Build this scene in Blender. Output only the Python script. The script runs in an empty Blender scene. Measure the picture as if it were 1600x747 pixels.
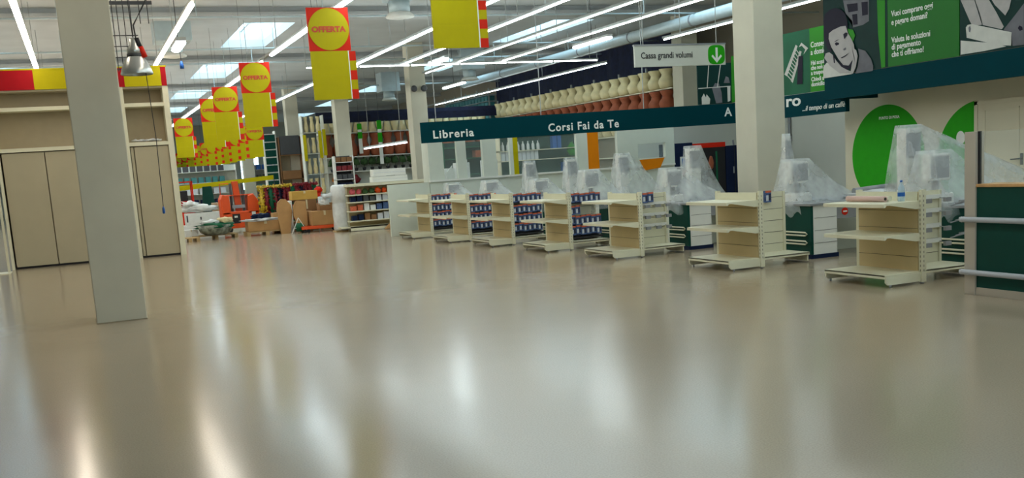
import bpy, bmesh, math, random
from mathutils import Matrix, Vector
random.seed(7)
PI = math.pi
sc = bpy.context.scene
COL = sc.collection

# ------------------------------------------------------------------ camera
cam_data = bpy.data.cameras.new('camera')
cam = bpy.data.objects.new('camera', cam_data)
COL.objects.link(cam)
cam_data.sensor_width = 36.0
cam_data.lens = 36.0
cam_data.shift_y = 129.5 / 1600.0
cam_data.clip_end = 300
cam.matrix_world = Matrix(((0.92010019, 0.11951476, -0.37300383, 0.0),
                           (-0.38607159, 0.11610746, -0.91513266, 0.0),
                           (-0.06606333, 0.98601992, 0.15297175, 1.65),
                           (0, 0, 0, 1)))
sc.camera = cam

# ------------------------------------------------------------------ world, exposure
world = bpy.data.worlds.new('daylight')
sc.world = world
world.use_nodes = True
bg = world.node_tree.nodes['Background']
bg.inputs['Color'].default_value = (0.60, 0.86, 1.0, 1)
bg.inputs['Strength'].default_value = 5.0
sc.view_settings.view_transform = 'Standard'
sc.view_settings.look = 'None'
sc.view_settings.gamma = 1.0
sc.view_settings.exposure = 0.04
sc.view_settings.use_curve_mapping = False
sc.cycles.use_denoising = True
sc.cycles.max_bounces = 8
sc.cycles.diffuse_bounces = 4
sc.cycles.transparent_max_bounces = 16
sc.cycles.sample_clamp_indirect = 4.0
TUBE = 22.0          # emission of the bright open tubes
TUBE_DIM = 22.0       # emission of the narrow louvred tubes

# ------------------------------------------------------------------ materials
def lin(c):
    return tuple(((v / 255) / 12.92) if v / 255 <= 0.04045 else (((v / 255) + 0.055) / 1.055) ** 2.4 for v in c)

def mat(name, rgb, rough=0.6, metal=0.0, var=0.06, scale=6.0, bump=0.0, spec=0.5):
    m = bpy.data.materials.new(name)
    m.use_nodes = True
    nt = m.node_tree
    b = nt.nodes['Principled BSDF']
    b.inputs['Roughness'].default_value = rough
    b.inputs['Metallic'].default_value = metal
    b.inputs['Specular IOR Level'].default_value = spec
    c = lin(rgb)
    tc = nt.nodes.new('ShaderNodeTexCoord')
    n = nt.nodes.new('ShaderNodeTexNoise')
    n.inputs['Scale'].default_value = scale
    n.inputs['Detail'].default_value = 3
    r = nt.nodes.new('ShaderNodeValToRGB')
    r.color_ramp.elements[0].position = 0.3
    r.color_ramp.elements[1].position = 0.7
    r.color_ramp.elements[0].color = tuple(v * (1 - var) for v in c) + (1,)
    r.color_ramp.elements[1].color = tuple(min(1, v * (1 + var)) for v in c) + (1,)
    nt.links.new(tc.outputs['Object'], n.inputs['Vector'])
    nt.links.new(n.outputs['Fac'], r.inputs['Fac'])
    nt.links.new(r.outputs['Color'], b.inputs['Base Color'])
    if bump:
        bp = nt.nodes.new('ShaderNodeBump')
        bp.inputs['Strength'].default_value = bump
        nt.links.new(n.outputs['Fac'], bp.inputs['Height'])
        nt.links.new(bp.outputs['Normal'], b.inputs['Normal'])
    return m

def emis(name, rgb, strength):
    m = bpy.data.materials.new(name)
    m.use_nodes = True
    b = m.node_tree.nodes['Principled BSDF']
    b.inputs['Base Color'].default_value = (0.8, 0.8, 0.8, 1)
    b.inputs['Emission Color'].default_value = lin(rgb) + (1,)
    b.inputs['Emission Strength'].default_value = strength
    return m

def plastic_film(name, rgb, alpha):
    m = bpy.data.materials.new(name)
    m.use_nodes = True
    nt = m.node_tree
    b = nt.nodes['Principled BSDF']
    b.inputs['Base Color'].default_value = lin(rgb) + (1,)
    b.inputs['Roughness'].default_value = 0.28
    b.inputs['Specular IOR Level'].default_value = 0.7
    tc = nt.nodes.new('ShaderNodeTexCoord')
    n = nt.nodes.new('ShaderNodeTexNoise')
    n.inputs['Scale'].default_value = 3.5
    n.inputs['Detail'].default_value = 5
    mr = nt.nodes.new('ShaderNodeMapRange')
    mr.inputs['From Min'].default_value = 0.3
    mr.inputs['From Max'].default_value = 0.7
    mr.inputs['To Min'].default_value = alpha - 0.13
    mr.inputs['To Max'].default_value = alpha + 0.17
    nt.links.new(tc.outputs['Object'], n.inputs['Vector'])
    nt.links.new(n.outputs['Fac'], mr.inputs['Value'])
    nt.links.new(mr.outputs['Result'], b.inputs['Alpha'])
    bp = nt.nodes.new('ShaderNodeBump')
    bp.inputs['Strength'].default_value = 0.5
    bp.inputs['Distance'].default_value = 0.05
    nt.links.new(n.outputs['Fac'], bp.inputs['Height'])
    nt.links.new(bp.outputs['Normal'], b.inputs['Normal'])
    return m

def floor_material():
    m = bpy.data.materials.new('polished_resin_floor')
    m.use_nodes = True
    nt = m.node_tree
    b = nt.nodes['Principled BSDF']
    tc = nt.nodes.new('ShaderNodeTexCoord')
    n1 = nt.nodes.new('ShaderNodeTexNoise'); n1.inputs['Scale'].default_value = 0.35; n1.inputs['Detail'].default_value = 4
    n2 = nt.nodes.new('ShaderNodeTexNoise'); n2.inputs['Scale'].default_value = 90; n2.inputs['Detail'].default_value = 2
    mx = nt.nodes.new('ShaderNodeMix'); mx.data_type = 'RGBA'
    mx.inputs['A'].default_value = lin((166, 151, 128)) + (1,)
    mx.inputs['B'].default_value = lin((178, 162, 138)) + (1,)
    mx2 = nt.nodes.new('ShaderNodeMix'); mx2.data_type = 'RGBA'; mx2.blend_type = 'MULTIPLY'
    mx2.inputs['Factor'].default_value = 0.35
    cr = nt.nodes.new('ShaderNodeValToRGB')
    cr.color_ramp.elements[0].position = 0.32; cr.color_ramp.elements[0].color = (0.6, 0.6, 0.58, 1)
    cr.color_ramp.elements[1].position = 0.62; cr.color_ramp.elements[1].color = (1, 1, 1, 1)
    for n in (n1, n2):
        nt.links.new(tc.outputs['Object'], n.inputs['Vector'])
    nt.links.new(n1.outputs['Fac'], mx.inputs['Factor'])
    nt.links.new(n2.outputs['Fac'], cr.inputs['Fac'])
    nt.links.new(mx.outputs['Result'], mx2.inputs['A'])
    nt.links.new(cr.outputs['Color'], mx2.inputs['B'])
    nt.links.new(mx2.outputs['Result'], b.inputs['Base Color'])
    mr = nt.nodes.new('ShaderNodeMapRange')
    mr.inputs['To Min'].default_value = 0.14; mr.inputs['To Max'].default_value = 0.21
    nt.links.new(n1.outputs['Fac'], mr.inputs['Value'])
    nt.links.new(mr.outputs['Result'], b.inputs['Roughness'])
    b.inputs['Specular IOR Level'].default_value = 0.9
    # slightly uneven trowelled surface
    n3 = nt.nodes.new('ShaderNodeTexNoise'); n3.inputs['Scale'].default_value = 1.6; n3.inputs['Detail'].default_value = 2
    nt.links.new(tc.outputs['Object'], n3.inputs['Vector'])
    bp = nt.nodes.new('ShaderNodeBump'); bp.inputs['Strength'].default_value = 0.035; bp.inputs['Distance'].default_value = 0.05
    nt.links.new(n3.outputs['Fac'], bp.inputs['Height'])
    nt.links.new(bp.outputs['Normal'], b.inputs['Normal'])
    return m

M = dict(
    floor=floor_material(),
    ceil=mat('ceiling_concrete', (200, 204, 204), 0.9, var=0.06, scale=0.8),
    beam=mat('beam_concrete', (186, 190, 190), 0.9, var=0.08, scale=1.2),
    well=mat('skylight_well_white', (215, 225, 228), 0.8, var=0.02),
    pillar=mat('pillar_paint', (204, 200, 180), 0.75, var=0.04, scale=2.0, bump=0.05),
    plinth=mat('plinth_strip', (150, 140, 115), 0.7),
    wall=mat('cream_wall', (214, 206, 180), 0.85, var=0.03, scale=1.0),
    wallgrey=mat('pale_grey_wall', (205, 208, 198), 0.85, var=0.04, scale=0.7),
    walltan=mat('tan_wall', (150, 142, 125), 0.9, var=0.06, scale=0.5),
    cream=mat('cream_enamel_metal', (222, 218, 190), 0.42, var=0.02),
    backp=mat('beige_back_panel', (204, 182, 134), 0.6, var=0.04, scale=3),
    slot=mat('slot_dark', (60, 55, 45), 0.8),
    cabinet=mat('cabinet_board', (178, 168, 140), 0.7, var=0.03, scale=2),
    recess=mat('cabinet_recess_board', (170, 156, 128), 0.8, var=0.03),
    white=mat('white_paint', (228, 228, 220), 0.55, var=0.02),
    boothw=mat('booth_white_panel', (212, 218, 205), 0.55, var=0.02),
    grey=mat('grey_metal', (150, 152, 155), 0.4, 0.3),
    duct=mat('duct_metal', (190, 205, 208), 0.4, 0.2, var=0.05),
    dkgrey=mat('dark_grey', (70, 72, 75), 0.6),
    black=mat('black_rubber', (22, 22, 26), 0.6),
    green=mat('dark_green_laminate', (12, 66, 56), 0.45, var=0.05, spec=0.15),
    band=mat('dark_green_fascia', (0, 56, 64), 0.6, var=0.04, scale=1.5, spec=0.05),
    navy=mat('navy_panel', (18, 32, 62), 0.5, var=0.1, spec=0.15),
    netting=mat('dark_blue_netting', (16, 24, 52), 0.9, var=0.35, scale=5),
    leaf=mat('bright_green_print', (52, 140, 38), 0.55, var=0.05, scale=2, spec=0.15),
    disc=mat('vivid_green_paint', (40, 160, 20), 0.6, var=0.04, spec=0.15),
    postgreen=mat('poster_green', (40, 112, 42), 0.5, var=0.06, scale=1.5, spec=0.15),
    posterdk=mat('poster_dark_green', (8, 48, 44), 0.5, var=0.15, scale=1.5, spec=0.15),
    postermid=mat('poster_mid_green', (30, 96, 66), 0.5, var=0.15, scale=1.5, spec=0.15),
    skin=mat('print_grey_light', (176, 172, 170), 0.5, var=0.06, spec=0.15),
    pgrey=mat('print_grey_mid', (110, 110, 116), 0.5, var=0.15, scale=4, spec=0.15),
    ppale=mat('print_grey_pale', (205, 205, 198), 0.5, var=0.05, spec=0.15),
    pdark=mat('print_near_black', (24, 20, 40), 0.5, var=0.1, spec=0.15),
    yellow=mat('sign_yellow', (184, 172, 0), 0.45, var=0.03, spec=0.15),
    red=mat('sign_red', (212, 40, 18), 0.45, var=0.04, spec=0.15),
    crimson=mat('header_crimson', (170, 14, 26), 0.5, var=0.04, spec=0.15),
    letter=mat('letter_white', (235, 238, 232), 0.5, var=0.01),
    letterd=mat('letter_dark', (45, 48, 50), 0.5, var=0.01),
    letterr=mat('letter_red', (196, 60, 10), 0.5, var=0.01),
    orange=mat('orange_paint', (226, 80, 12), 0.45, var=0.05),
    orangep=mat('orange_panel', (226, 130, 10), 0.5, var=0.03, spec=0.15),
    cardboard=mat('cardboard', (176, 134, 84), 0.85, var=0.08, scale=4),
    goodsmix=mat('mixed_bagged_goods', (120, 126, 112), 0.5, var=0.7, scale=9),
    bottleclear=plastic_film('clear_bottle', (190, 215, 228), 0.62),
    pinkpaper=mat('pinkish_paper', (206, 172, 160), 0.7, var=0.03),
    cardboard3=mat('yellowed_cardboard', (196, 154, 70), 0.85, var=0.08, scale=4),
    cardboard2=mat('dark_cardboard', (140, 100, 62), 0.85, var=0.08, scale=4),
    tape=mat('packing_tape', (205, 190, 150), 0.3),
    wood=mat('pallet_wood', (178, 150, 104), 0.85, var=0.15, scale=9),
    woodtrim=mat('counter_wood_trim', (196, 150, 92), 0.5, var=0.1, scale=12),
    creampot=mat('cream_ceramic', (222, 208, 160), 0.55, var=0.08, scale=5),
    terracotta=mat('terracotta', (158, 84, 52), 0.7, var=0.12, scale=5),
    teal=mat('teal_plastic', (60, 128, 130), 0.5, var=0.1),
    plant=mat('plant_leaves', (52, 84, 40), 0.8, var=0.3, scale=12),
    pinkflow=mat('pink_flowers', (206, 90, 100), 0.8, var=0.2, scale=12),
    red2=mat('dark_red_tinsel', (120, 10, 24), 0.5, var=0.5, scale=25),
    goldt=mat('gold_tinsel', (190, 160, 30), 0.4, var=0.4, scale=25),
    blue=mat('blue_plastic', (24, 90, 170), 0.4),
    packblue=mat('packet_blue', (66, 92, 140), 0.45, var=0.5, scale=40),
    packdark=mat('packet_dark', (36, 44, 70), 0.45, var=0.4, scale=40),
    packred=mat('packet_orange_red', (200, 96, 60), 0.5, var=0.3, scale=40),
    packwhite=mat('packet_white', (205, 210, 215), 0.5, var=0.2, scale=50),
    bumper=mat('bumper_grey', (176, 178, 182), 0.4, var=0.02),
    alum=mat('counter_post_alu', (182, 172, 156), 0.45, 0.1, var=0.02),
    steel=mat('spun_aluminium', (205, 208, 205), 0.28, 0.75, var=0.02),
    wire=mat('cable', (50, 50, 52), 0.6),
    rod=mat('light_rod', (165, 168, 165), 0.5),
    film=plastic_film('plastic_film', (230, 236, 236), 0.30),
    wrap=plastic_film('white_wrap', (228, 230, 228), 0.82),
    tube=emis('tube_light', (228, 243, 247), TUBE),
    tubewarm=emis('tube_light_warm', (255, 240, 220), TUBE * 0.9),
    tubedim=emis('tube_light_louvred', (234, 244, 242), TUBE_DIM),
    bottlew=mat('bottle_white', (225, 228, 225), 0.4),
)
g = bpy.data.materials.new('clear_glass')
g.use_nodes = True
gb = g.node_tree.nodes['Principled BSDF']
gb.inputs['Base Color'].default_value = (0.72, 0.86, 0.82, 1)
gb.inputs['Roughness'].default_value = 0.05
gb.inputs['Alpha'].default_value = 0.09
M['glass'] = g
ORD = 'first second third fourth fifth sixth seventh eighth ninth tenth eleventh twelfth thirteenth fourteenth fifteenth sixteenth seventeenth eighteenth nineteenth twentieth twenty-first twenty-second twenty-third twenty-fourth'.split()

# ------------------------------------------------------------------ mesh helpers
class MB:
    def __init__(s):
        s.bm = bmesh.new()
    def box(s, x0, x1, y0, y1, z0, z1, mi=0):
        v = [s.bm.verts.new(p) for p in ((x0, y0, z0), (x1, y0, z0), (x1, y1, z0), (x0, y1, z0),
                                         (x0, y0, z1), (x1, y0, z1), (x1, y1, z1), (x0, y1, z1))]
        for f in ((3, 2, 1, 0), (4, 5, 6, 7), (0, 1, 5, 4), (1, 2, 6, 5), (2, 3, 7, 6), (3, 0, 4, 7)):
            s.bm.faces.new([v[i] for i in f]).material_index = mi
        return s
    def quad(s, pts, mi=0):
        s.bm.faces.new([s.bm.verts.new(p) for p in pts]).material_index = mi
        return s
    def prism(s, pts, d, mi=0):
        """polygon pts (3D) extruded by the vector d"""
        a = [s.bm.verts.new(p) for p in pts]
        b = [s.bm.verts.new(Vector(p) + Vector(d)) for p in pts]
        s.bm.faces.new(a).material_index = mi
        s.bm.faces.new(b[::-1]).material_index = mi
        n = len(a)
        for i in range(n):
            s.bm.faces.new((a[i], b[i], b[(i + 1) % n], a[(i + 1) % n])).material_index = mi
        return s
    def tube(s, pts, r, n=8, mi=0, r2=None):
        pts = [Vector(p) for p in pts]
        rings = []
        for i, p in enumerate(pts):
            d = (pts[min(i + 1, len(pts) - 1)] - pts[max(i - 1, 0)]).normalized()
            up = Vector((0, 0, 1)) if abs(d.z) < 0.95 else Vector((1, 0, 0))
            a = d.cross(up).normalized(); b = d.cross(a)
            rr = r if r2 is None else r + (r2 - r) * i / (len(pts) - 1)
            rings.append([s.bm.verts.new(p + a * rr * math.cos(2 * PI * k / n) + b * rr * math.sin(2 * PI * k / n)) for k in range(n)])
        for q in range(len(rings) - 1):
            for k in range(n):
                f = s.bm.faces.new((rings[q][k], rings[q][(k + 1) % n], rings[q + 1][(k + 1) % n], rings[q + 1][k]))
                f.material_index = mi; f.smooth = n > 6
        s.bm.faces.new(rings[0][::-1]).material_index = mi
        s.bm.faces.new(rings[-1]).material_index = mi
        return s
    def lathe(s, prof, cx=0, cy=0, n=16, mi=0, cap=True):
        rings = []
        for r, z in prof:
            rings.append([s.bm.verts.new((cx + r * math.cos(2 * PI * k / n), cy + r * math.sin(2 * PI * k / n), z)) for k in range(n)])
        for q in range(len(rings) - 1):
            for k in range(n):
                f = s.bm.faces.new((rings[q][k], rings[q][(k + 1) % n], rings[q + 1][(k + 1) % n], rings[q + 1][k]))
                f.material_index = mi; f.smooth = True
        if cap:
            s.bm.faces.new(rings[0][::-1]).material_index = mi
            s.bm.faces.new(rings[-1]).material_index = mi
        return s
    def blob(s, cx, cy, cz, rx, ry, rz, seed=0, amp=0.15, sub=3, mi=0):
        rnd = random.Random(seed)
        ph = [rnd.uniform(0, 6.28) for _ in range(6)]
        r = bmesh.ops.create_icosphere(s.bm, subdivisions=sub, radius=1)
        for v in r['verts']:
            p = v.co.copy()
            k = 1 + amp * (math.sin(5 * p.x + ph[0]) * math.sin(6 * p.y + ph[1]) + 0.6 * math.sin(11 * p.z + ph[2] + 7 * p.x) + 0.4 * math.sin(17 * p.y + ph[3]))
            v.co = Vector((cx + p.x * rx * k, cy + p.y * ry * k, max(cz + p.z * rz * k, cz - rz * 0.8)))
            for f in v.link_faces:
                f.smooth = True; f.material_index = mi
        return s
    def build(s, name, mats, parent=None, loc=None, bevel=0.0, rotz=None):
        if not isinstance(mats, (list, tuple)):
            mats = [mats]
        bmesh.ops.recalc_face_normals(s.bm, faces=s.bm.faces[:])
        me = bpy.data.meshes.new(name)
        s.bm.to_mesh(me); s.bm.free()
        for m in mats:
            me.materials.append(M[m] if isinstance(m, str) else m)
        o = bpy.data.objects.new(name, me)
        COL.objects.link(o)
        if parent is not None:
            o.parent = parent
        if loc is not None:
            o.location = loc
        if rotz is not None:
            o.rotation_euler.z = rotz
        if bevel:
            b = o.modifiers.new('bevel', 'BEVEL'); b.width = bevel; b.segments = 2; b.limit_method = 'ANGLE'
        return o

def tag(o, label, cat, group=None, kind=None):
    o['label'] = label; o['category'] = cat
    if group: o['group'] = group
    if kind: o['kind'] = kind
    return o

def thing(name, label, cat, loc=(0, 0, 0), rotz=0, group=None, kind=None):
    o = bpy.data.objects.new(name, None)
    o.empty_display_size = 0.1
    COL.objects.link(o)
    o.location = loc; o.rotation_euler = (0, 0, rotz)
    return tag(o, label, cat, group, kind)

def struct(mb, name, mats, parent=None, label=None, **k):
    o = mb.build(name, mats, parent, **k)
    o['kind'] = 'structure'
    if label: o['label'] = label
    return o

def dup(root, loc, rotz=None, label=None, group=None):
    r = root.copy(); COL.objects.link(r); r.location = loc
    if rotz is not None: r.rotation_euler = (0, 0, rotz)
    if label: r['label'] = label
    if group: r['group'] = group
    for ch in list(root.children):
        c = ch.copy(); COL.objects.link(c); c.parent = r
        for gch in list(ch.children):
            d = gch.copy(); COL.objects.link(d); d.parent = c
    return r

def lettering(txt, size, m, parent, loc, rot, width=None, bold=0.0, depth=0.004, shear=0.0, name='lettering', space=1.0):
    """text turned into a real mesh; width (m) stretches the line to its measured length"""
    cu = bpy.data.curves.new(name, 'FONT')
    cu.body = txt; cu.size = size; cu.extrude = depth; cu.offset = bold; cu.shear = shear; cu.space_character = space
    cu.resolution_u = 3
    tmp = bpy.data.objects.new('tmp_text', cu)
    COL.objects.link(tmp)
    dg = bpy.context.evaluated_depsgraph_get()
    me = bpy.data.meshes.new_from_object(tmp.evaluated_get(dg))
    bpy.data.objects.remove(tmp); bpy.data.curves.remove(cu)
    if width:
        w = max(v.co.x for v in me.vertices) - min(v.co.x for v in me.vertices)
        for v in me.vertices: v.co.x *= width / w
    me.name = name
    me.materials.clear(); me.materials.append(M[m])
    o = bpy.data.objects.new(name, me)
    COL.objects.link(o)
    o.parent = parent; o.location = loc; o.rotation_euler = rot
    return o
RF = (PI / 2, 0, 0)            # lettering that faces -Y
RL = (PI / 2, 0, -PI / 2)      # lettering that faces -X, reading towards -Y

# ================================================================== THE SETTING
XL, XR, YN, YF, ZC = -13.0, 21.0, -9.0, 86.0, 6.2
struct(MB().box(XL - 1, XR + 6, YN - 1, YF + 1, -0.2, 0.0), 'floor', 'floor')

# ceiling slab with skylight wells
holes = [(hx, hx + 1.5, hy, hy + 5.6) for hx in (-3.3, 5.0, 15.0) for hy in (10.0, 20.8, 31.4, 42.0, 52.8, 63.4, 74.0) if hy > 30 or hx > 9]
xs = sorted({XL, XR + 5} | {h[0] for h in holes} | {h[1] for h in holes})
ys = sorted({YN, YF} | {h[2] for h in holes} | {h[3] for h in holes})
c = MB()
for i in range(len(xs) - 1):
    for j in range(len(ys) - 1):
        mx, my = (xs[i] + xs[i + 1]) / 2, (ys[j] + ys[j + 1]) / 2
        if not any(h[0] < mx < h[1] and h[2] < my < h[3] for h in holes):
            c.box(xs[i], xs[i + 1], ys[j], ys[j + 1], ZC, ZC + 0.25)
struct(c, 'ceiling', 'ceil')
for k, h in enumerate(holes):
    w = MB()
    z0, z1 = ZC + 0.02, ZC + 0.62
    w.box(h[0] - .08, h[0], h[2] - .08, h[3] + .08, z0 + .23, z1); w.box(h[1], h[1] + .08, h[2] - .08, h[3] + .08, z0 + .23, z1)
    w.box(h[0], h[1], h[2] - .08, h[2], z0 + .23, z1); w.box(h[0], h[1], h[3], h[3] + .08, z0 + .23, z1)
    o = struct(w, 'window_%d' % (k + 1), 'well')
    b = MB()
    for t in (0.33, 0.66):
        yb = h[2] + (h[3] - h[2]) * t
        b.box(h[0], h[1], yb - .05, yb + .05, z1 - .12, z1 - .02)
    b.box(h[0] + .72, h[0] + .78, h[2], h[3], z1 - .1, z1 - .03)
    struct(b, 'glazing_bars', 'well', o)

# unseen near wall added to limit daylight; entrance gap sized for its light
struct(MB().box(XL, 2, YN, YN + .3, 0, ZC).box(9, XR, YN, YN + .3, 0, ZC).box(2, 9, YN, YN + .3, 3.0, ZC), 'wall_near_light_block', 'wall')
struct(MB().box(XL - .3, XL, YN, YF, 0, ZC), 'wall_left', 'wallgrey')
struct(MB().box(XR, XR + .3, YN, 60, 0, ZC), 'wall_right', 'walltan')
struct(MB().box(XR, XR + .3, 60, YF, 0, ZC), 'wall_right', 'walltan')
# far wall with tall bright windows
f = MB(); prev = XL
FW = [(7.4, 8.0), (9.6, 10.1), (10.5, 10.9), (12.15, 12.7), (13.0, 13.7), (15.0, 15.7)]
for a, b_ in FW:
    f.box(prev, a, YF - .2, YF, 0, ZC); f.box(a, b_, YF - .2, YF, 0, 0.9); f.box(a, b_, YF - .2, YF, 4.2, ZC); prev = b_
f.box(prev, XR, YF - .2, YF, 0, ZC)
struct(f, 'wall_far', 'wallgrey')
for k, (a, b_) in enumerate(FW):
    o = struct(MB().box(a, a + .05, YF - .3, YF - .2, .9, 4.2).box(b_ - .05, b_, YF - .3, YF - .2, .9, 4.2).box(a, b_, YF - .3, YF - .2, 4.15, 4.2).box(a, b_, YF - .3, YF - .2, .9, .95).box(a, b_, YF - .28, YF - .22, 2.5, 2.56), 'window_%d' % (40 + k), 'white')
    struct(MB().box(a + .05, b_ - .05, YF - .26, YF - .25, .95, 4.15), 'pane', 'glass', o)

# cross beams and service pipes under the slab
for k, yb in enumerate((-3.5, 7.5, 18.3, 28.6, 39.2, 50.0, 60.6, 71.2)):
    b = MB().box(XL, XR, yb, yb + .6, ZC - .16, ZC + .01).box(XL, XR, yb - .14, yb + .74, ZC - .22, ZC - .14)
    struct(b, 'ceiling_beam', 'beam')
for k, yb in enumerate((8.7, 19.5, 29.8, 40.6, 51.2)):
    struct(MB().box(XL, XR, yb - .9, yb + 1.4 - .9, ZC - .05, ZC + .01), 'ceiling_beam', 'beam')
for k, (yb, z, r) in enumerate(((22.2, 5.45, .035), (25.6, 5.5, .025), (32.5, 5.6, .025), (36.8, 5.65, .03), (47.5, 5.65, .03))):
    p = MB().tube([(XL, yb, z), (XR, yb, z)], r, 8)
    for x in range(-12, 21, 3):
        p.box(x - .01, x + .01, yb - .01, yb + .01, z, ZC + .01)
    tag(p.build('service_pipe', 'duct'), ['thin pipe crossing under the ceiling before the first skylight', 'thin pipe crossing above the orange-red hanging signs, second from the entrance',
        'thin pipe crossing below the middle skylight', 'pale pipe crossing behind the middle skylight', 'thin pipe crossing below the farthest visible skylights'][k], 'pipe')

# pillars
PIL = [(0.0, 13.75, 'plain cream square pillar standing alone on the open floor, nearest of all'),
       (10.74, 14.75, 'cream square pillar in front of the dark green fascia, behind the checkout shelving'),
       (11.5, 36.5, 'cream pillar at the left end of the bookshop booth'),
       (10.2, 43.0, 'cream pillar between the flower shelving and the vase rack'),
       (9.57, 50.5, 'pale pillar beside the green drawer rack'),
       (8.86, 61.0, 'pale pillar far behind the orange lift'),
       (18.47, 29.25, 'cream pillar at the near end of the tall vase rack')]
for x, y, lb in PIL:
    o = struct(MB().box(x, x + .6, y, y + .6, 0, ZC - .0), 'wall_pillar', 'pillar', label=lb, bevel=0.012)
    if y < 20:
        struct(MB().box(x - .006, x + .606, y - .006, y + .606, 0, .012), 'trim_1', 'plinth', o)
# shoe plates and sensor boxes at the head of a pillar
for i, (x, y) in enumerate(((11.62, 36.5), (12.0, 36.5))):
    o = MB().lathe([(.05, 0), (.11, .03), (.12, .1), (.07, .16)], n=12).build('alarm_speaker', 'dkgrey', None, (x, y, 4.55)); o.rotation_euler.x = PI / 2
    tag(o, ['small dark round device at the upper left of the pillar by the bookshop', 'small dark round device at the upper right of the pillar by the bookshop'][i], 'speaker')

# right-hand cream wall with two green discs and a door
W = 16.5
struct(MB().box(W, W + .25, -2, 19.27, 0, 3.15).box(W + .25, XR, 19.02, 19.27, 0, 3.15), 'wall_checkout', 'wall')
struct(MB().box(15.02, W + .02, -2, 18.14, 2.95, 3.05), 'trim_2', 'walltan')
d = struct(MB().box(W - .05, W + .01, 15.40, 15.48, 0, 2.24).box(W - .05, W + .01, 14.18, 14.26, 0, 2.24).box(W - .05, W + .01, 14.18, 15.48, 2.17, 2.25), 'door_1', 'wall')
l = struct(MB().box(W - .03, W + .005, 14.26, 15.40, 0, 2.17).box(W - .04, W - .03, 14.42, 15.24, .35, .38).box(W - .04, W - .03, 14.42, 15.24, 2.05, 2.08)
           .box(W - .04, W - .03, 15.22, 15.25, .35, 2.08).box(W - .04, W - .03, 14.42, 14.45, .35, 2.08), 'door_leaf', 'wall', d)
struct(MB().tube([(W - .03, 14.36, 1.1), (W - .1, 14.36, 1.1), (W - .1, 14.56, 1.09)], .014, 8).box(W - .045, W - .03, 14.33, 14.39, .98, 1.2), 'door_handle', 'dkgrey', l)

def disc_decal(cy, cz, r, ycut, name, lb):
    pts = [(W - .006, cy + r * math.cos(2 * PI * k / 96), cz + r * math.sin(2 * PI * k / 96)) for k in range(96)]
    if ycut is not None:
        a0 = math.acos((ycut - cy) / r)
        pts = [(W - .006, cy + r * math.cos(-a0 + 2 * a0 * k / 60), cz + r * math.sin(-a0 + 2 * a0 * k / 60)) for k in range(61)]
    m = MB().prism(pts, (.005, 0, 0))
    return tag(m.build(name, 'disc'), lb, 'wall sign')
dc = disc_decal(17.93, 1.27, 1.1, None, 'wall_sign_disc', 'whole bright green disc painted on the cream wall')
lettering('PUNTO DI POSA', .085, 'letter', dc, (W - .008, 18.16, 2.06), RL, width=.62, bold=.002, depth=.002)
dc2 = disc_decal(15.35, 1.15, 1.12, 15.49, 'wall_sign_disc', 'bright green half disc cut off by the door frame')
tag_o = MB()
tag_o.prism([(W - .009, 15.86 + .11 * math.cos(2 * PI * k / 24), 1.55 + .14 * math.sin(2 * PI * k / 24)) for k in range(24)], (.003, 0, 0))
tag_o.build('white_oval', 'letter', dc2)

# pale grey wall at the back with conduit
struct(MB().box(15.9, XR, 28.0, 28.2, 0, 2.95), 'wall_back', 'wallgrey')
cd = MB().tube([(20.84, 26.9, 0), (20.84, 26.9, 3.0)], .05, 8).box(20.77, 20.895, 26.85, 26.95, 1.75, 1.95)
tag(cd.build('conduit', 'grey'), 'grey vertical conduit running down the pale wall right of the pillar', 'conduit')
o = struct(MB().box(20.9, XR - .001, 19.3, 28.0, 0, 3.2), 'wall_side', 'wallgrey')

# ================================================================== FLUORESCENT LIGHT ROWS
def light_row(x, z, y0, y1, wdt, label, dim=False, warm=False, gap=(), step=1.55):
    t = thing('fluorescent_light_row', label, 'ceiling light', (x, y0, z), 0, 'fluorescent light rows')
    L = y1 - y0
    MB().box(-wdt * .3, wdt * .3, 0, L, .03, .09).build('trunking_rail', 'rod', t)
    n = int(L / step)
    me = None
    for k in range(n):
        yy = k * step
        if any(a < y0 + yy + step / 2 < b for a, b in gap): continue
        if me is None:
            q = MB()
            r = wdt / 2
            q.prism([(r * math.cos(a), .025, r * .55 * math.sin(a)) for a in [PI * 2 * j / 8 for j in range(8)]], (0, step - .05, 0))
            o = q.build('tube', 'tubedim' if dim else ('tubewarm' if warm else 'tube'), t, (0, yy, 0)); me = o.data
        else:
            o = bpy.data.objects.new('tube', me); COL.objects.link(o); o.parent = t; o.location = (0, yy, 0)
    for k in range(0, n, 3):
        if k == 0:
            rd = MB().box(-.008, .008, 0, .016, .1, ZC - z + .01).build('suspension_rod', 'rod', t, (0, .7, 0)); rme = rd.data
        else:
            o = bpy.data.objects.new('suspension_rod', rme); COL.objects.link(o); o.parent = t; o.location = (0, k * step + .7, 0)
    return t
light_row(-.62, 4.7, 13.0, 62, .11, 'bright tube row high above the red and yellow cabinet header', warm=True)
light_row(2.15, 4.7, 8.0, 62, .11, 'bright tube row ending above the right end of the white cabinet', gap=((16.5, 18.4),), warm=True)
light_row(4.8, 4.7, -3.0, 70, .12, 'bright tube row directly above the row of yellow hanging signs', gap=((26.5, 27.6), (38, 39.5)))
light_row(7.65, 4.7, -3.0, 64, .07, 'tube row passing above the white pillar behind the largest full yellow sign', gap=((29, 33.5),))
light_row(9.15, 4.7, -3.0, 31.0, .05, 'slim tube row from the top of the picture down to the bookshop pillar')
light_row(10.85, 4.72, -3.0, 33.0, .035, 'dim narrow tube row between the bookshop pillar and the big round duct', dim=True)
light_row(12.3, 4.72, -3.0, 31.0, .04, 'narrow tube row passing just above the hanging counter sign', dim=True)
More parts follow.
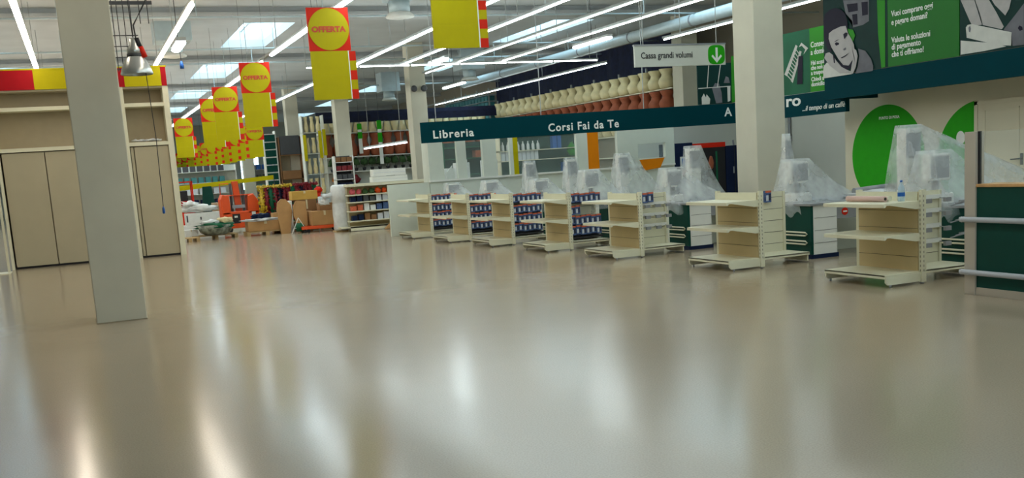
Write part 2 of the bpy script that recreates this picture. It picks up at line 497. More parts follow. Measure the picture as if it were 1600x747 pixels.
light_row(15.2, 4.7, -4.5, 25.0, .05, 'short tube row beyond the checkout pillar near the tan wall', gap=((12.6, 17.5),))
light_row(17.2, 4.82, 32.0, 52.0, .04, 'tube row running along the front of the vase rack')
light_row(-4.6, 4.7, 20.0, 60, .09, 'tube row left of the cabinet, hidden behind the nearest pillar')
light_row(-8.2, 4.7, 20.0, 60, .09, 'tube row along the left side of the hall')
light_row(11.45, 2.67, 37.3, 43.7, .07, 'low tube row in front of the potted plant shelf')
# pale busbar across the hall, with added glow
t = thing('glowing_busbar', 'thin busbar with added glow crossing the hall behind the largest yellow sign', 'ceiling light', (6.3, 29.6, 4.68))
MB().box(0, 9.3, -.03, .03, .02, .07).build('trunking_rail', 'rod', t)
for k in range(6):
    MB().box(k * 1.55 + .02, k * 1.55 + 1.5, -.025, .025, -.01, .018).build('tube', 'tubedim', t)  # glowing strips added to the busbar, not lamp tubes
for k in range(4):
    MB().box(k * 3, k * 3 + .015, -.008, .008, .07, ZC - 4.67).build('suspension_rod', 'rod', t)
# short single lamps
for x, y, z, L, lb in ((1.62, 16.0, 3.70, .9, 'short bright lamp hanging by itself left of the skylight'),
                       (11.95, 22.0, 4.42, 1.9, 'short thick bright lamp below the slim tube rows'),
                       (9.4, 26.4, 4.5, 1.4, 'short bright lamp just right of the cut-off yellow sign'),
                       (12.9, 34.6, 4.55, 2.2, 'short bright lamp in front of the far ventilation box')):
    t = thing('hanging_lamp', lb, 'ceiling light', (x, y, z), 0, 'single hanging lamps')
    MB().box(-.07, .07, 0, L, .03, .08).build('housing', 'rod', t)
    MB().prism([(.07 * math.cos(a), .02, .035 * math.sin(a)) for a in [PI * 2 * j / 10 for j in range(10)]], (0, L - .04, 0)).build('tube', 'tube', t)
    MB().box(-.005, .005, L / 2, L / 2 + .01, .08, ZC - z + .01).build('suspension_cable', 'wire', t)

# ================================================================== DUCTS AND VENTILATION
t = thing('ventilation_duct', 'large round pale duct hung along the vase rack under the ceiling', 'duct', (16.75, 14.0, 5.35))
MB().tube([(0, 0, 0), (0, 31, 0)], .17, 20).build('duct_pipe', 'duct', t)
for k in range(8):
    MB().tube([(0, 1 + 3.6 * k, 0), (0, 1.06 + 3.6 * k, 0)], .185, 20).build('duct_joint', 'grey', t)
    MB().box(-.01, .01, 2 + 3.6 * k, 2.02 + 3.6 * k, .15, ZC - 5.34).build('hanger', 'rod', t)
def vent_box(x, y, z, lb, s=.55):
    t = thing('ventilation_unit', lb, 'ventilation unit', (x, y, z), 0, 'ceiling ventilation units')
    MB().box(-s, s, -s, s, .42, ZC - z + .01).build('housing', 'duct', t, bevel=.02)
    MB().lathe([(.26, .14), (.26, .44)], n=20).build('collar', 'duct', t)
    MB().lathe([(.16, 0), (.34, .03), (.36, .06), (.27, .15)], n=20).build('diffuser', 'white', t)
vent_box(7.7, 24.8, 5.3, 'square ventilation box with round outlet left of the cut-off yellow sign', .33)
vent_box(14.9, 39.3, 5.0, 'ventilation box with round outlet in front of the teal crates', .5)
vent_box(13.9, 47.5, 4.9, 'ventilation box farthest back beside the bookshop pillar', .45)
vent_box(2.9, 31.0, 5.2, 'ventilation box hanging between the white cabinet and the skylight', .5)

# ================================================================== OFFERTA SIGNS
WS, WT = .74, .12
def offer_sign(x, y, zb, zt, label, grp, left=False):
    """hanging board: red square with yellow disc, two yellow panels and a chequered side strip"""
    t = thing('offer_sign', label, 'hanging sign', (x, y, zb), 0, grp)
    H = zt - zb; sq = WS
    MB().box(0, WS, 0, .03, H - sq, H).build('top_board', 'red', t)
    yd = MB().prism([(WS / 2 + .36 * math.cos(2 * PI * k / 40), -.008, H - sq / 2 + .36 * math.sin(2 * PI * k / 40)) for k in range(40)], (0, .008, 0)).build('yellow_disc', 'yellow', t)
    lettering('OFFERTA', .13, 'letterr', yd, (.065, -.012, H - sq / 2 - .045), RF, width=.61, bold=.006, depth=.003)
    h2 = (H - sq) / 2
    MB().box(.01, WS - .06, .002, .03, h2 + .0005, H - sq - .002).build('yellow_board', 'yellow', t)
    MB().box(.01, WS - .06, .002, .028, 0, h2).build('yellow_board', 'yellow', t)
    MB().box(WS - .062, WS - .045, .001, .012, 0, H - sq).build('white_edge', 'letter', t)
    s_ = MB(); n = 5; so = -.06 - (WS - .045) if left else 0
    for k in range(n):
        s_.box(WS - .045 + so, WS - .045 + WT + so, .0 - (.012 if left else 0), .02, (H - sq - .01) * k / n, (H - sq - .01) * (k + 1) / n, 0 if k % 2 == 0 else 1)
    s_.build('chequered_strip', ['red', 'yellow'], t)
    MB().box(.1, .105, .01, .015, H, ZC - zb + .2).box(WS - .1, WS - .095, .01, .015, H, ZC - zb + .2).build('hanging_wire', 'wire', t)
    return t
G1 = 'large yellow offer signs in the first row'
rows = [(4.70, 13.7, 3.27, 4.655, 'biggest yellow sign, cut off by the top of the picture'),
        (3.99, 18.3, 2.97, 4.55, 'full yellow OFFERTA sign standing apart, second largest'),
        (3.97, 26.4, 2.95, 4.53, 'yellow OFFERTA sign next behind the second largest one'),
        (3.99, 32.3, 2.90, 4.48, 'yellow OFFERTA sign overlapping a half-hidden one to its left'),
        (3.93, 35.3, 2.80, 4.38, 'half-hidden yellow sign reading OFFER, its right side covered'),
        (3.83, 44.3, 2.75, 4.34, 'smallest readable OFFERTA sign, beside the white cabinet')]
s0 = None
for x, y, zb, zt, lb in rows:
    offer_sign(x, y, zb, zt, lb, G1)
s0 = offer_sign(6.78, 45.1, 2.62, 4.08, 'nearest sign of the lower far row, its OFFERTA disc half covered', 'lower row of far yellow signs', left=True)
strips = [(6.80, y) for y in (47.7, 50.7, 53.5, 56.2, 60.2, 63.4, 67.0, 72.0, 76.0, 80.0)]
for i, (x, y) in enumerate(strips):
    dup(s0, (x, y, 2.62 - .012 * i), label='yellow sign showing only its red-chequered edge, %s behind the half-covered disc' % ORD[i], group='lower row of far yellow signs')

# ================================================================== WHITE CABINET WALL ON THE LEFT
YC = 25.8
t = thing('cabinet_wall', 'tall cream cabinet wall with closed doors and open upper shelves', 'cabinet', (0, YC, 0))
MB().box(-1.62, 2.2, .50, .56, .03, 4.0).build('back_panel', 'recess', t)
for x in (-1.62, 1.06, 2.06):
    MB().box(x, x + .13 if x > 0 else x + .06, -.02, .5, 0, 3.98).build('upright', 'cream', t)
for z in (3.52, 2.62):
    MB().box(-1.6, 2.16, 0, .5, z, z + .085).build('shelf', 'cream', t)
for a, b_ in ((-1.52, -.65), (-.63, .2), (.22, 1.05), (1.21, 1.27), (1.29, 2.05)):
    dp = MB().box(a, b_, .04, .07, .05, 2.6).build('door_panel', 'cabinet', t)
    if b_ - a > .5: MB().box(b_ - .06, b_ - .045, .025, .04, 1.0, 1.12).build('handle', 'cabinet', dp)
MB().box(-1.55, 2.1, .08, .46, 0, .05).build('plinth', 'black', t)  # black strip stands in for the shaded gap below the doors
MB().box(-1.60, 2.18, .001, .5, 3.94, 4.10).build('top_board', 'cabinet', t)
h = thing('header_board', 'red and yellow striped header board on top of the white cabinet wall', 'header sign', (0, YC - .04, 3.98))
segs = [(-3.0, -.66, 'crimson'), (-.66, .55, 'yellow'), (.55, 1.25, 'crimson'), (1.25, 2.06, 'yellow'), (2.06, 2.18, 'crimson')]
for a, b_, m_ in segs:
    MB().box(a, b_, 0, .04, 0, .43).build({'crimson': 'red_board', 'yellow': 'yellow_board'}[m_], m_, h)
MB().box(-3.0, 2.2, -.01, .06, .43, .46).build('top_edge', 'yellow', h)
# plastic scrap left on the shelf
p = MB(); rnd = random.Random(3)
for k in range(6):
    x = 1.35 + .1 * k
    p.blob(x, .12, .035, .09, .1, .03, k, .4, 2)
tag(p.build('crumpled_film', 'wrap', None, (0, YC, 2.71)), 'crumpled clear film lying on the lower shelf of the cabinet wall', 'plastic film')
# slim rack uprights standing left of the cabinet
t = thing('upright_frame', 'pair of slim cream shelving uprights left of the cabinet wall', 'shelving frame', (-1.75, YC - 1.0, 0))
for x in (-.12, .1):
    MB().box(x, x + .05, 0, .05, 0, 2.6).build('upright', 'cream', t)
MB().box(-.5, .15, .01, .04, 2.6, 2.66).build('crossbar', 'cream', t)
MB().box(-.14, .17, -.3, .3, 0, .02).build('foot', 'cream', t)

# ================================================================== HANGING WORKSHOP LAMP, WIRES
t = thing('bell_lamp', 'spun aluminium bell lamp hanging in front of the yellow header', 'industrial lamp', (.78, 13.0, 2.96))
MB().lathe([(.178, 0), (.182, .012), (.165, .07), (.12, .16), (.085, .205)], n=32, cap=False).lathe([(.170, .004), (.155, .07), (.11, .155)], n=32, cap=False).build('shade', 'steel', t)
MB().lathe([(.088, .20), (.090, .235)], n=24).build('clamp_ring', 'dkgrey', t)
MB().lathe([(.085, .235), (.082, .29), (.055, .33), (.05, .40), (.02, .42)], n=20).build('ballast_housing', 'steel', t)
MB().lathe([(.02, .06), (.05, .09), (.055, .13), (.03, .19)], n=16).build('bulb', 'bottlew', t)
MB().tube([(0, 0, .42), (-.02, 0, 1.2), (-.04, 0, 2.4), (-.05, 0, ZC - 2.95)], .006, 6).build('cable', 'wire', t)
t = thing('socket_pendant', 'red and black industrial plug hanging beside the bell lamp', 'plug', (.88, 12.98, 3.1))
MB().tube([(.0, 0, .05), (-.04, 0, .17)], .042, 12).build('red_plug', 'red', t)
MB().tube([(-.04, 0, .17), (-.07, 0, .27)], .034, 12).build('socket_body', 'black', t)
MB().tube([(-.07, 0, .27), (-.08, 0, .42), (.04, 0, .62), (.16, 0, .84), (.18, 0, 1.6), (.18, 0, ZC - 3.1)], .010, 6).build('cable', 'wire', t)
t = thing('drop_cable', 'thin dark cable with a blue connector hanging down in front of the cabinet doors', 'cable', (.89, 12.9, 1.33))
MB().tube([(0, 0, .06), (.01, 0, .9), (-.02, .06, 1.8)], .005, 6).build('cable', 'wire', t)
MB().lathe([(.012, 0), (.017, .02), (.015, .06), (.006, .085)], n=10).build('connector', 'blue', t)
t = thing('drop_cable', 'short dark cable with a blue connector hanging below the small single lamp', 'cable', (1.62, 16.3, 3.36))
MB().tube([(0, 0, .07), (-.01, 0, .36)], .006, 6).build('cable', 'wire', t)
MB().lathe([(.03, 0), (.03, .06), (.012, .11)], n=10).build('connector', 'blue', t)
t = thing('wire_tray', 'dark wire grid of hanging rods and cross wires beside the nearest pillar', 'wire grid', (.6, 17.0, 3.42))
for k, x in enumerate((.02, .09, .16, .23, .32, .42)):
    MB().box(x, x + .012, 0, .012, 0 if k < 4 else .35, ZC - 3.41).build('rod', 'wire', t)
for z, a in ((.02, .3), (.2, .34), (.36, .42), (.52, .5)):
    MB().box(-.02, a, -.01, .005, z, z + .012).build('cross_wire', 'wire', t)
for k in range(2):
    MB().box(.55 + .12 * k, .562 + .12 * k, 0, .012, .7, ZC - 3.41).build('rod', 'wire', t)
MB().box(-.1, .75, -.02, .02, .98, 1.03).build('cross_rail', 'dkgrey', t)

# ================================================================== GREEN FASCIAS AND POSTERS
class P0: pass
def flat(parent, name, shapes, tf, off0=.004):
    """printed shapes of a poster: thin inlays a hair in front of one another; tf maps (u, v, lift) to the board"""
    cols = {'leaf': 'leaf', 'grey': 'pgrey', 'pale': 'ppale', 'skin': 'skin', 'dark': 'pdark', 'white': 'ppale', 'mid': 'postermid', 'green': 'postgreen', 'back': 'posterdk'}
    for i, (c_, pts) in enumerate(shapes):
        lift = off0 + .0025 * i
        a = [tf(u, v, lift) for u, v in pts]
        m = MB(); vs = [m.bm.verts.new(p) for p in a]
        m.bm.faces.new(vs)
        bmesh.ops.triangulate(m.bm, faces=m.bm.faces[:])
        m.build(name, cols[c_], parent)

P1_SHAPES = [
    ('leaf', [(1.61,1.34),(1.83,1.3),(1.82,0.02),(1.71,0.01),(1.63,0.69)]),
    ('grey', [(0.63,1.5),(1.39,1.38),(1.38,0.97),(1.21,0.92),(0.91,0.91),(0.9,1.04),(0.7,1.22)]),
    ('dark', [(0.74,1.4),(1.06,1.37),(1.07,1.22),(0.79,1.23)]),
    ('dark', [(0.9,1.17),(1.05,1.16),(1.06,0.95),(0.93,0.96)]),
    ('dark', [(1.18,1.37),(1.36,1.35),(1.36,1.1),(1.2,1.1)]),
    ('leaf', [(0.76,0.91),(0.93,0.86),(0.99,0.74),(0.92,0.63),(0.83,0.71)]),
    ('grey', [(1.07,0.47),(1.28,0.4),(1.44,0.22),(1.5,0.08),(1.49,-0.02),(0.98,-0.02),(1.05,0.11),(1.1,0.32)]),
    ('pale', [(0.27,0.22),(0.11,0.3),(0.0,0.22),(-0.01,-0.02),(0.4,-0.02),(0.88,-0.02),(0.84,0.04),(0.54,0.16),(0.41,0.18)]),
    ('dark', [(0.03,1.17),(0.08,1.3),(0.23,1.37),(0.4,1.38),(0.57,1.33),(0.69,1.24),(0.77,1.08),(0.77,0.83),(0.49,0.85),(0.25,0.84),(0.27,0.49),(0.14,0.58),(0.04,0.84)]),
    ('skin', [(0.2,0.89),(0.32,0.94),(0.56,0.98),(0.72,0.97),(0.78,0.83),(0.89,0.68),(0.96,0.56),(0.98,0.4),(0.92,0.26),(0.79,0.16),(0.63,0.19),(0.48,0.33),(0.38,0.46),(0.26,0.61),(0.19,0.78)]),
    ('dark', [(0.35,0.69),(0.44,0.72),(0.53,0.73),(0.44,0.7)]),
    ('dark', [(0.38,0.66),(0.44,0.68),(0.52,0.65),(0.51,0.62),(0.42,0.61)]),
    ('dark', [(0.65,0.81),(0.73,0.84),(0.78,0.82),(0.77,0.77),(0.68,0.71)]),
    ('grey', [(0.64,0.51),(0.72,0.54),(0.73,0.5),(0.67,0.48)]),
    ('dark', [(0.57,0.35),(0.68,0.37),(0.83,0.42),(0.72,0.36),(0.6,0.33)]),
    ('dark', [(0.43,0.36),(0.63,0.19),(0.8,0.15),(0.92,0.26),(0.9,0.12),(0.78,0.08),(0.59,0.16)]),
    ('skin', [(0.06,0.4),(0.11,0.49),(0.22,0.5),(0.32,0.44),(0.43,0.31),(0.59,0.16),(0.84,0.04),(0.84,0.01),(0.54,0.03),(0.23,0.22)]),
    ('dark', [(0.34,0.44),(0.38,0.43),(0.4,0.25),(0.36,0.27)]),
    ('skin', [(0.91,0.53),(1.05,0.44),(1.09,0.32),(1.03,0.11),(0.94,-0.02),(0.87,0.01),(0.91,0.17),(0.98,0.36)]),
]
P3_SHAPES = [
    ('pale', [(3.72,0.28),(4.45,0.14),(4.72,0.05),(4.24,0.03),(3.72,0.03)]),
    ('skin', [(3.72,0.99),(4.03,0.94),(4.2,0.49),(3.99,0.5),(3.93,0.59)]),
    ('skin', [(4.05,0.94),(4.35,0.89),(4.5,0.67),(4.67,0.39),(4.63,0.35),(4.22,0.48),(4.18,0.62)]),
    ('skin', [(4.41,0.88),(4.82,0.81),(4.78,0.67),(4.7,0.57),(4.62,0.65),(4.48,0.78)]),
    ('grey', [(4.67,0.34),(4.91,0.55),(5.08,0.71),(5.09,0.03),(4.86,0.04),(4.83,0.27)]),
    ('pale', [(3.85,0.49),(3.89,0.53),(3.99,0.53),(4.84,0.27),(4.83,0.05),(4.56,0.09),(3.87,0.31)]),
    ('grey', [(3.91,0.48),(3.95,0.51),(3.97,0.45),(3.95,0.39),(3.92,0.41)]),
    ('dark', [(4.97,0.32),(5.0,0.36),(5.06,0.33),(5.07,0.28),(5.01,0.27)]),
]
P4_SHAPES = [
    ('pale', [(2.09,0.49),(2.52,1.11),(2.59,1.07),(2.18,0.44)]),
    ('pale', [(2.32,0.32),(2.66,0.96),(2.73,0.93),(2.39,0.27)]),
    ('pale', [(2.63,1.04),(2.73,1.13),(2.96,0.98),(2.79,0.86),(2.86,0.96),(2.74,1.06)]),
    ('dark', [(2.62,0.84),(2.77,0.84),(2.74,0.22),(2.54,0.22)]),
    ('pale', [(2.17,0.5),(2.37,0.34),(2.37,0.31),(2.17,0.47)]),
    ('pale', [(2.22,0.57),(2.41,0.41),(2.41,0.38),(2.22,0.54)]),
    ('pale', [(2.26,0.64),(2.45,0.48),(2.45,0.45),(2.26,0.61)]),
    ('pale', [(2.31,0.71),(2.49,0.55),(2.49,0.52),(2.31,0.68)]),
    ('pale', [(2.35,0.78),(2.53,0.62),(2.53,0.59),(2.35,0.75)]),
    ('pale', [(2.4,0.85),(2.56,0.69),(2.56,0.66),(2.4,0.82)]),
    ('pale', [(2.44,0.91),(2.6,0.76),(2.6,0.73),(2.44,0.88)]),
    ('pale', [(2.49,0.98),(2.64,0.83),(2.64,0.8),(2.49,0.95)]),
    ('pale', [(2.53,1.05),(2.68,0.9),(2.68,0.87),(2.53,1.02)]),
]
P5_SHAPES = [
    ('grey', [(7.36,0.39),(7.44,0.52),(7.54,0.5),(7.6,0.28),(7.61,0.03),(7.45,0.02)]),
    ('pale', [(7.08,0.18),(7.14,0.28),(7.19,0.17),(7.21,0.26),(7.3,0.14),(7.28,0.01),(7.08,0.01)]),
    ('pale', [(7.75,0.41),(7.83,0.43),(7.82,0.06),(7.75,0.04)]),
    ('grey', [(7.66,0.51),(7.72,0.67),(7.79,0.64),(7.82,0.5)]),
    ('white', [(7.28,0.97),(7.3,0.97),(7.24,0.42),(7.22,0.42)]),
    ('white', [(7.58,0.96),(7.6,0.95),(7.5,0.41),(7.48,0.41)]),
    ('white', [(7.0,0.42),(7.83,0.43),(7.83,0.41),(7.0,0.4)]),
    ('leaf', [(7.87,1.15),(7.98,1.16),(7.94,0.03),(7.85,0.01)]),
]

# near fascia (runs along the checkouts)
XN = 15.0
t = thing('fascia_board', 'plain dark green fascia below the large posters at upper right', 'fascia', (XN, 18.14, 2.54))
MB().box(0, .12, -20, 0, 0, .48).build('board', 'band', t)
MB().box(.12, 1.4, -.06, 0, 0, .48).build('end_return', 'band', t)
def tfN(u, v, l): return (XN - l, 18.14 - u, 3.02 + v)
def poster(name, label, u0, u1, h, m_, shapes, tf, cat='poster'):
    t = bpy.data.objects.new(name, None); COL.objects.link(t); tag(t, label, cat)
    t.location = (0, 0, 0)
    a, b_ = tf(u0, .01, 0), tf(u1, .01, 0)
    dn = Vector(tf(u0, 0, 0)) - Vector(tf(u0, 0, .05))
    MB().prism([tf(u0, .01, 0), tf(u1, .01, 0), tf(u1, h, 0), tf(u0, h, 0)], dn).build('board', m_, t)
    flat(t, 'printed_shape', shapes, tf)
    return t
p1 = poster('photo_poster', 'poster photo of a dark-haired person resting the chin on both hands', 0, 1.88, 2.6, 'posterdk', P1_SHAPES, tfN)
p2 = poster('text_poster', 'green poster asking about buying today and paying tomorrow', 1.89, 3.68, 2.6, 'postgreen', [], tfN)
for txt, v, w in (('Vuoi comprare oggi', .96, 1.07), ('e pagare domani?', .80, .93), ('Valuta le soluzioni', .46, 1.0), ('di pagamento', .33, .76), ('che ti offriamo!', .19, .83)):
    lettering(txt, .155, 'letter', p2, tfN(2.0, v, .006), RL, width=w, bold=.003, depth=.002)
p3 = poster('photo_poster', 'grey poster photo of forearms and hands over rolled paper at the upper right corner', 3.70, 7.4, 2.6, 'posterdk', P3_SHAPES, tfN)
# bookshop fascia: two straight runs meeting at a corner
LA, LB = Vector((7.83, 24.3, 0)), Vector((15.4, 22.1, 0))
dseg = (LB - LA).normalized(); nseg = Vector((dseg.y, -dseg.x, 0)); ang = math.atan2(dseg.y, dseg.x)
def tfA(u, v, l):
    p = LA + dseg * u + nseg * l
    return (p.x, p.y, 2.77 + v)
def tfB(u, v, l): return (15.4 - l, 22.1 - u, 2.77 + v)
t = thing('lettered_fascia', 'long dark green fascia lettered Libreria and Corsi Fai da Te', 'fascia', (0, 0, 0))
MB().prism([tfA(0, -.50, 0), tfA(7.89, -.50, 0), tfA(7.89, 0, 0), tfA(0, 0, 0)], nseg * -.1).build('board', 'band', t)
MB().prism([tfB(0, -.50, 0), tfB(4.15, -.50, 0), tfB(4.15, 0, 0), tfB(0, 0, 0)], (.1, 0, 0)).build('board', 'band', t)
RA = (PI / 2, 0, ang)
lettering('Libreria', .27, 'letter', t, tfA(.29, -.40, .006), RA, width=1.0, bold=.006, space=1.15)
lettering('Corsi Fai da Te', .27, 'letter', t, tfA(3.15, -.41, .006), RA, width=1.78, bold=.006, space=1.15)
lettering('A', .30, 'letter', t, tfA(7.66, -.31, .006), RA, width=.2, bold=.006)
lettering('ro', .36, 'letter', t, tfB(2.11, -.25, .006), RL, width=.52, bold=.008)
lettering('...il tempo di un caff\u00e8', .16, 'letter', t, tfB(2.70, -.39, .006), RL, width=1.42, bold=.001, shear=.25)
for u in (.4, 3.0, 5.6):
    a = tfA(u, 0, -.05); MB().box(a[0] - .008, a[0] + .008, a[1] - .008, a[1] + .008, 2.75, ZC + .01).build('hanging_rod', 'rod', t)
p4 = poster('photo_poster', 'green poster with a pale stepladder, left of the chin-on-hands photo', 1.5, 3.0, 1.40, 'postermid', P4_SHAPES, tfB)
p4b = poster('text_poster', 'bright green poster strip with the cut-off words Conse and a dom', 3.0, 4.15, 1.40, 'leaf', [], tfB)
for txt, v, w, sz in (('Consegna', .98, .62, .17), ('a domicilio', .82, .68, .17), ('Hai acquistato', .60, .68, .13), ('che non riesci', .49, .68, .13), ('a trasportare?', .38, .68, .13), ('Chiedi a noi', .24, .62, .13), ('domicilio', .13, .45, .13)):
    lettering(txt, sz, 'letter', p4b, tfB(3.04, v, .006), RL, width=w, bold=.003, depth=.002)
p5 = poster('photo_poster', 'dark poster photo of gloved hands behind a window grid, left of the checkout pillar', 6.99, 7.87, 1.0, 'posterdk', P5_SHAPES, tfA)

# hanging counter sign
t = thing('counter_sign', 'white hanging sign reading Cassa grandi volumi with green arrow square', 'hanging sign', (10.3, 18.0, 3.34))
MB().box(0, 2.10, 0, .05, 0, .40).build('board', 'wallgrey', t)
MB().box(-.01, 2.11, -.01, .06, .40, .43).build('top_rail', 'grey', t)
MB().prism([(1.885 + .2 * math.copysign(abs(math.cos(a)) ** .6, math.cos(a)), -.006, .2 + .19 * math.copysign(abs(math.sin(a)) ** .6, math.sin(a))) for a in [2 * PI * k / 32 for k in range(32)]], (0, .006, 0)).build('green_square', 'disc', t)
ar = MB()
ar.prism([(1.86, -.012, .34), (1.91, -.012, .34), (1.91, -.012, .10), (1.86, -.012, .10)], (0, .004, 0))
ar.prism([(1.885, -.0125, .04), (1.885, -.0125, .10), (1.79, -.0125, .20), (1.76, -.0125, .17)], (0, .004, 0))
ar.prism([(1.885, -.0125, .04), (2.01, -.0125, .17), (1.98, -.0125, .20), (1.885, -.0125, .10)], (0, .004, 0))
ar.build('white_arrow', 'letter', t)
lettering('Cassa grandi volumi', .17, 'letterd', t, (.13, -.006, .16), RF, width=1.18, bold=.002, depth=.002)
for x in (.2, 1.9):
    MB().box(x, x + .012, .02, .032, .43, ZC - 3.33).build('hanging_rod', 'rod', t)

# ================================================================== BOOKSHOP BOOTH
YB = 25.3
t = thing('office_booth', 'long white booth with glazed upper panels behind the checkouts', 'booth', (0, YB, 0))
MB().box(8.3, 15.6, 0, .08, 0, 1.3).build('lower_panel', 'boothw', t)
MB().box(8.3, 15.6, -.05, .12, 1.30, 1.345).build('sill', 'white', t)
MB().box(8.3, 14.0, 0, .08, 2.33, 2.5).build('top_rail', 'boothw', t)
for a, b_ in ((8.3, 8.70), (9.08, 9.33), (9.79, 10.17), (12.53, 12.86), (13.78, 14.02)):
    MB().box(a, b_, -.03, .10, 1.34, 2.34).build('post', 'boothw', t)
MB().box(10.56, 10.66, -.02, .08, 1.34, 2.34).build('post', 'boothw', t)
for a, b_ in ((8.70, 9.08), (9.33, 9.79), (10.17, 10.56), (10.80, 12.53), (13.20, 13.78)):
    MB().box(a, b_, .03, .04, 1.34, 2.34).build('pane', 'glass', t)
MB().box(10.66, 10.80, -.02, .08, 1.34, 2.34).build('yellow_panel', 'yellow', t)
MB().box(12.86, 13.20, -.02, .08, 1.34, 2.38).build('orange_panel', 'orangep', t)
q = MB().box(14.02, 14.42, -.03, .10, 1.3, 2.45).box(15.3, 15.6, -.03, .10, 1.3, 2.45).box(14.42, 15.3, -.03, .10, 1.94, 2.45).box(14.42, 15.3, -.03, .1, 1.3, 1.54)
q.build('window_surround', 'boothw', t)
MB().box(14.42, 15.3, .03, .04, 1.54, 1.94).build('pane', 'glass', t)
MB().prism([(14.45, -.055, 1.50), (15.25, -.055, 1.52), (15.1, -.055, 1.25), (14.6, -.055, 1.2)], (0, .02, 0)).build('orange_panel', 'orangep', t)
MB().box(8.3, 8.38, .08, .5, 0, 2.5).build('side_panel', 'boothw', t)
# low white partition left of the booth
o = MB().box(7.17, 8.28, 0, .06, 0, 1.305).build('low_partition', 'boothw', None, (0, YB, 0), bevel=.004)
tag(o, 'blank low white partition at the left end of the checkouts', 'partition')

# shelving inside and behind the booth
def shelf_rack(name, label, x, y, w, h, depth, levels, m_='cream', rotz=0, back=None, cat='shelving'):
    t = thing(name, label, cat, (x, y, 0), rotz)
    for a in (0, w - .04):
        MB().box(a, a + .04, 0, depth, 0, h).build('upright', m_, t)
    for z in levels:
        MB().box(.0, w, 0, depth, z - .025, z).build('shelf', m_, t)
    if back: MB().box(0, w, depth, depth + .02, .1, h).build('back_panel', back, t)
    return t
def bottle_mesh(h=.28, r=.045, m_='bottlew'):
    return MB().lathe([(r * .95, 0), (r, .02), (r, h * .6), (r * .4, h * .8), (r * .38, h)], n=10)
def series(make, name, m_, locs, label, cat, group, rotz=0, end='from the left'):
    """one of a kind, then plain copies"""
    me = None
    for q, L in enumerate(locs):
        if me is None:
            o = make().build(name, m_, None, L); me = o.data
        else:
            o = bpy.data.objects.new(name, me); COL.objects.link(o); o.location = L
        if rotz: o.rotation_euler.z = rotz
        tag(o, label + (', %s %s' % (ORD[q], end) if len(locs) > 1 and len(locs) < 25 else ''), cat, group)

shelf_rack('shelving_unit', 'shelving with white bottles seen through the wide booth window', 11.9, 29.3, 3.0, 2.9, .5, (.5, 1.2, 1.72, 2.02, 2.62), back='green')
series(lambda: bottle_mesh(.27, .05), 'bottle', 'bottlew', [(12.1 + .17 * k, 29.5, 2.02) for k in range(8)], 'white bottle behind the booth window', 'bottle', 'white bottles on the upper shelf behind the booth window')
series(lambda: MB().box(0, .12, 0, .2, 0, .30), 'carton', 'packwhite', [(12.0 + .14 * k, 29.4, 1.72) for k in range(9)], 'pale carton behind the booth window', 'carton', 'pale cartons behind the booth window')
series(lambda: MB().box(0, .13, 0, .2, 0, .38), 'blue_container', 'blue', [(13.75 + .16 * k, 29.38, 1.2 if k > 1 else 2.02) for k in range(4)], 'blue container behind the booth window', 'container', 'blue containers behind the booth window')
o = MB().blob(14.45, 29.45, 1.92, .16, .12, .2, 4, .3, 2).build('green_bundle', 'leaf'); tag(o, 'bright green bundle on the shelving behind the booth window', 'bundle')
# inside the bookshop: white wrapped furniture
for i, (x, y, w, h, lb) in enumerate(((9.0, 26.3, .35, 1.62, 'white draped block standing inside the left booth window'), (9.45, 26.4, .38, 1.75, 'white wrapped panels leaning inside the second booth window'),
                                     (10.25, 26.4, .4, 1.78, 'white wrapped block inside the narrow booth window'))):
    p = MB().box(x, x + w, y, y + .3, 0, h); p.prism([(x + w * .3, y - .05, h - .1), (x + w * .8, y - .05, h + .08), (x + w * .6, y - .05, h - .7), (x + w * .1, y - .05, h - .8)], (0, .04, 0))
    tag(p.build('wrapped_block', 'bottlew', bevel=.01), lb, 'wrapped block')
shelf_rack('shelving_unit', 'dark shelving with yellow edging seen through the left booth windows', 10.5, 30.5, 1.6, 2.4, .5, (.6, 1.4, 1.9, 2.25), m_='postermid', back='posterdk')
series(lambda: MB().box(0, .3, 0, .3, 0, .22), 'storage_box', 'terracotta', [(11.6, 30.55, 1.9)], 'brown box behind the booth', 'box', None)

# dark cabinets against the back wall
t = thing('vending_machine', 'navy machine with a small screen beside the booth', 'machine', (16.3, 26.6, 0))
MB().box(0, .75, 0, .7, 0, 1.9).build('body', 'navy', t, bevel=.01)
MB().box(.3, .72, -.012, 0, 1.16, 1.5).build('screen_frame', 'white', t)
MB().box(.36, .62, -.02, -.012, 1.21, 1.45).build('screen', 'blue', t)
MB().box(.0, .75, -.01, 0, .95, 1.12).build('stripe', 'crimson', t)
t = thing('drinks_machine', 'dark vending machine with a picture of a glass and a red top', 'machine', (17.35, 26.6, 0))
MB().box(0, .85, 0, .7, 0, 1.72).build('body', 'black', t, bevel=.01)
MB().box(-.03, .85, -.02, .6, 1.72, 1.86).build('top_sign', 'red', t)
MB().blob(.33, -.01, 1.25, .09, .02, .22, 2, .1, 2).build('picture', 'terracotta', t)
MB().box(.5, .56, -.012, 0, .4, 1.6).build('trim_strip', 'postermid', t)
t = thing('tall_locker', 'dark navy locker nearest to the checkout pillar', 'locker', (18.22, 26.6, 0))
MB().box(0, .62, 0, .7, 0, 1.74).build('body', 'navy', t, bevel=.01)
MB().box(.3, .315, -.01, 0, .1, 1.7).build('door_gap', 'black', t)
MB().box(.25, .28, -.03, 0, .9, 1.1).build('handle', 'grey', t)
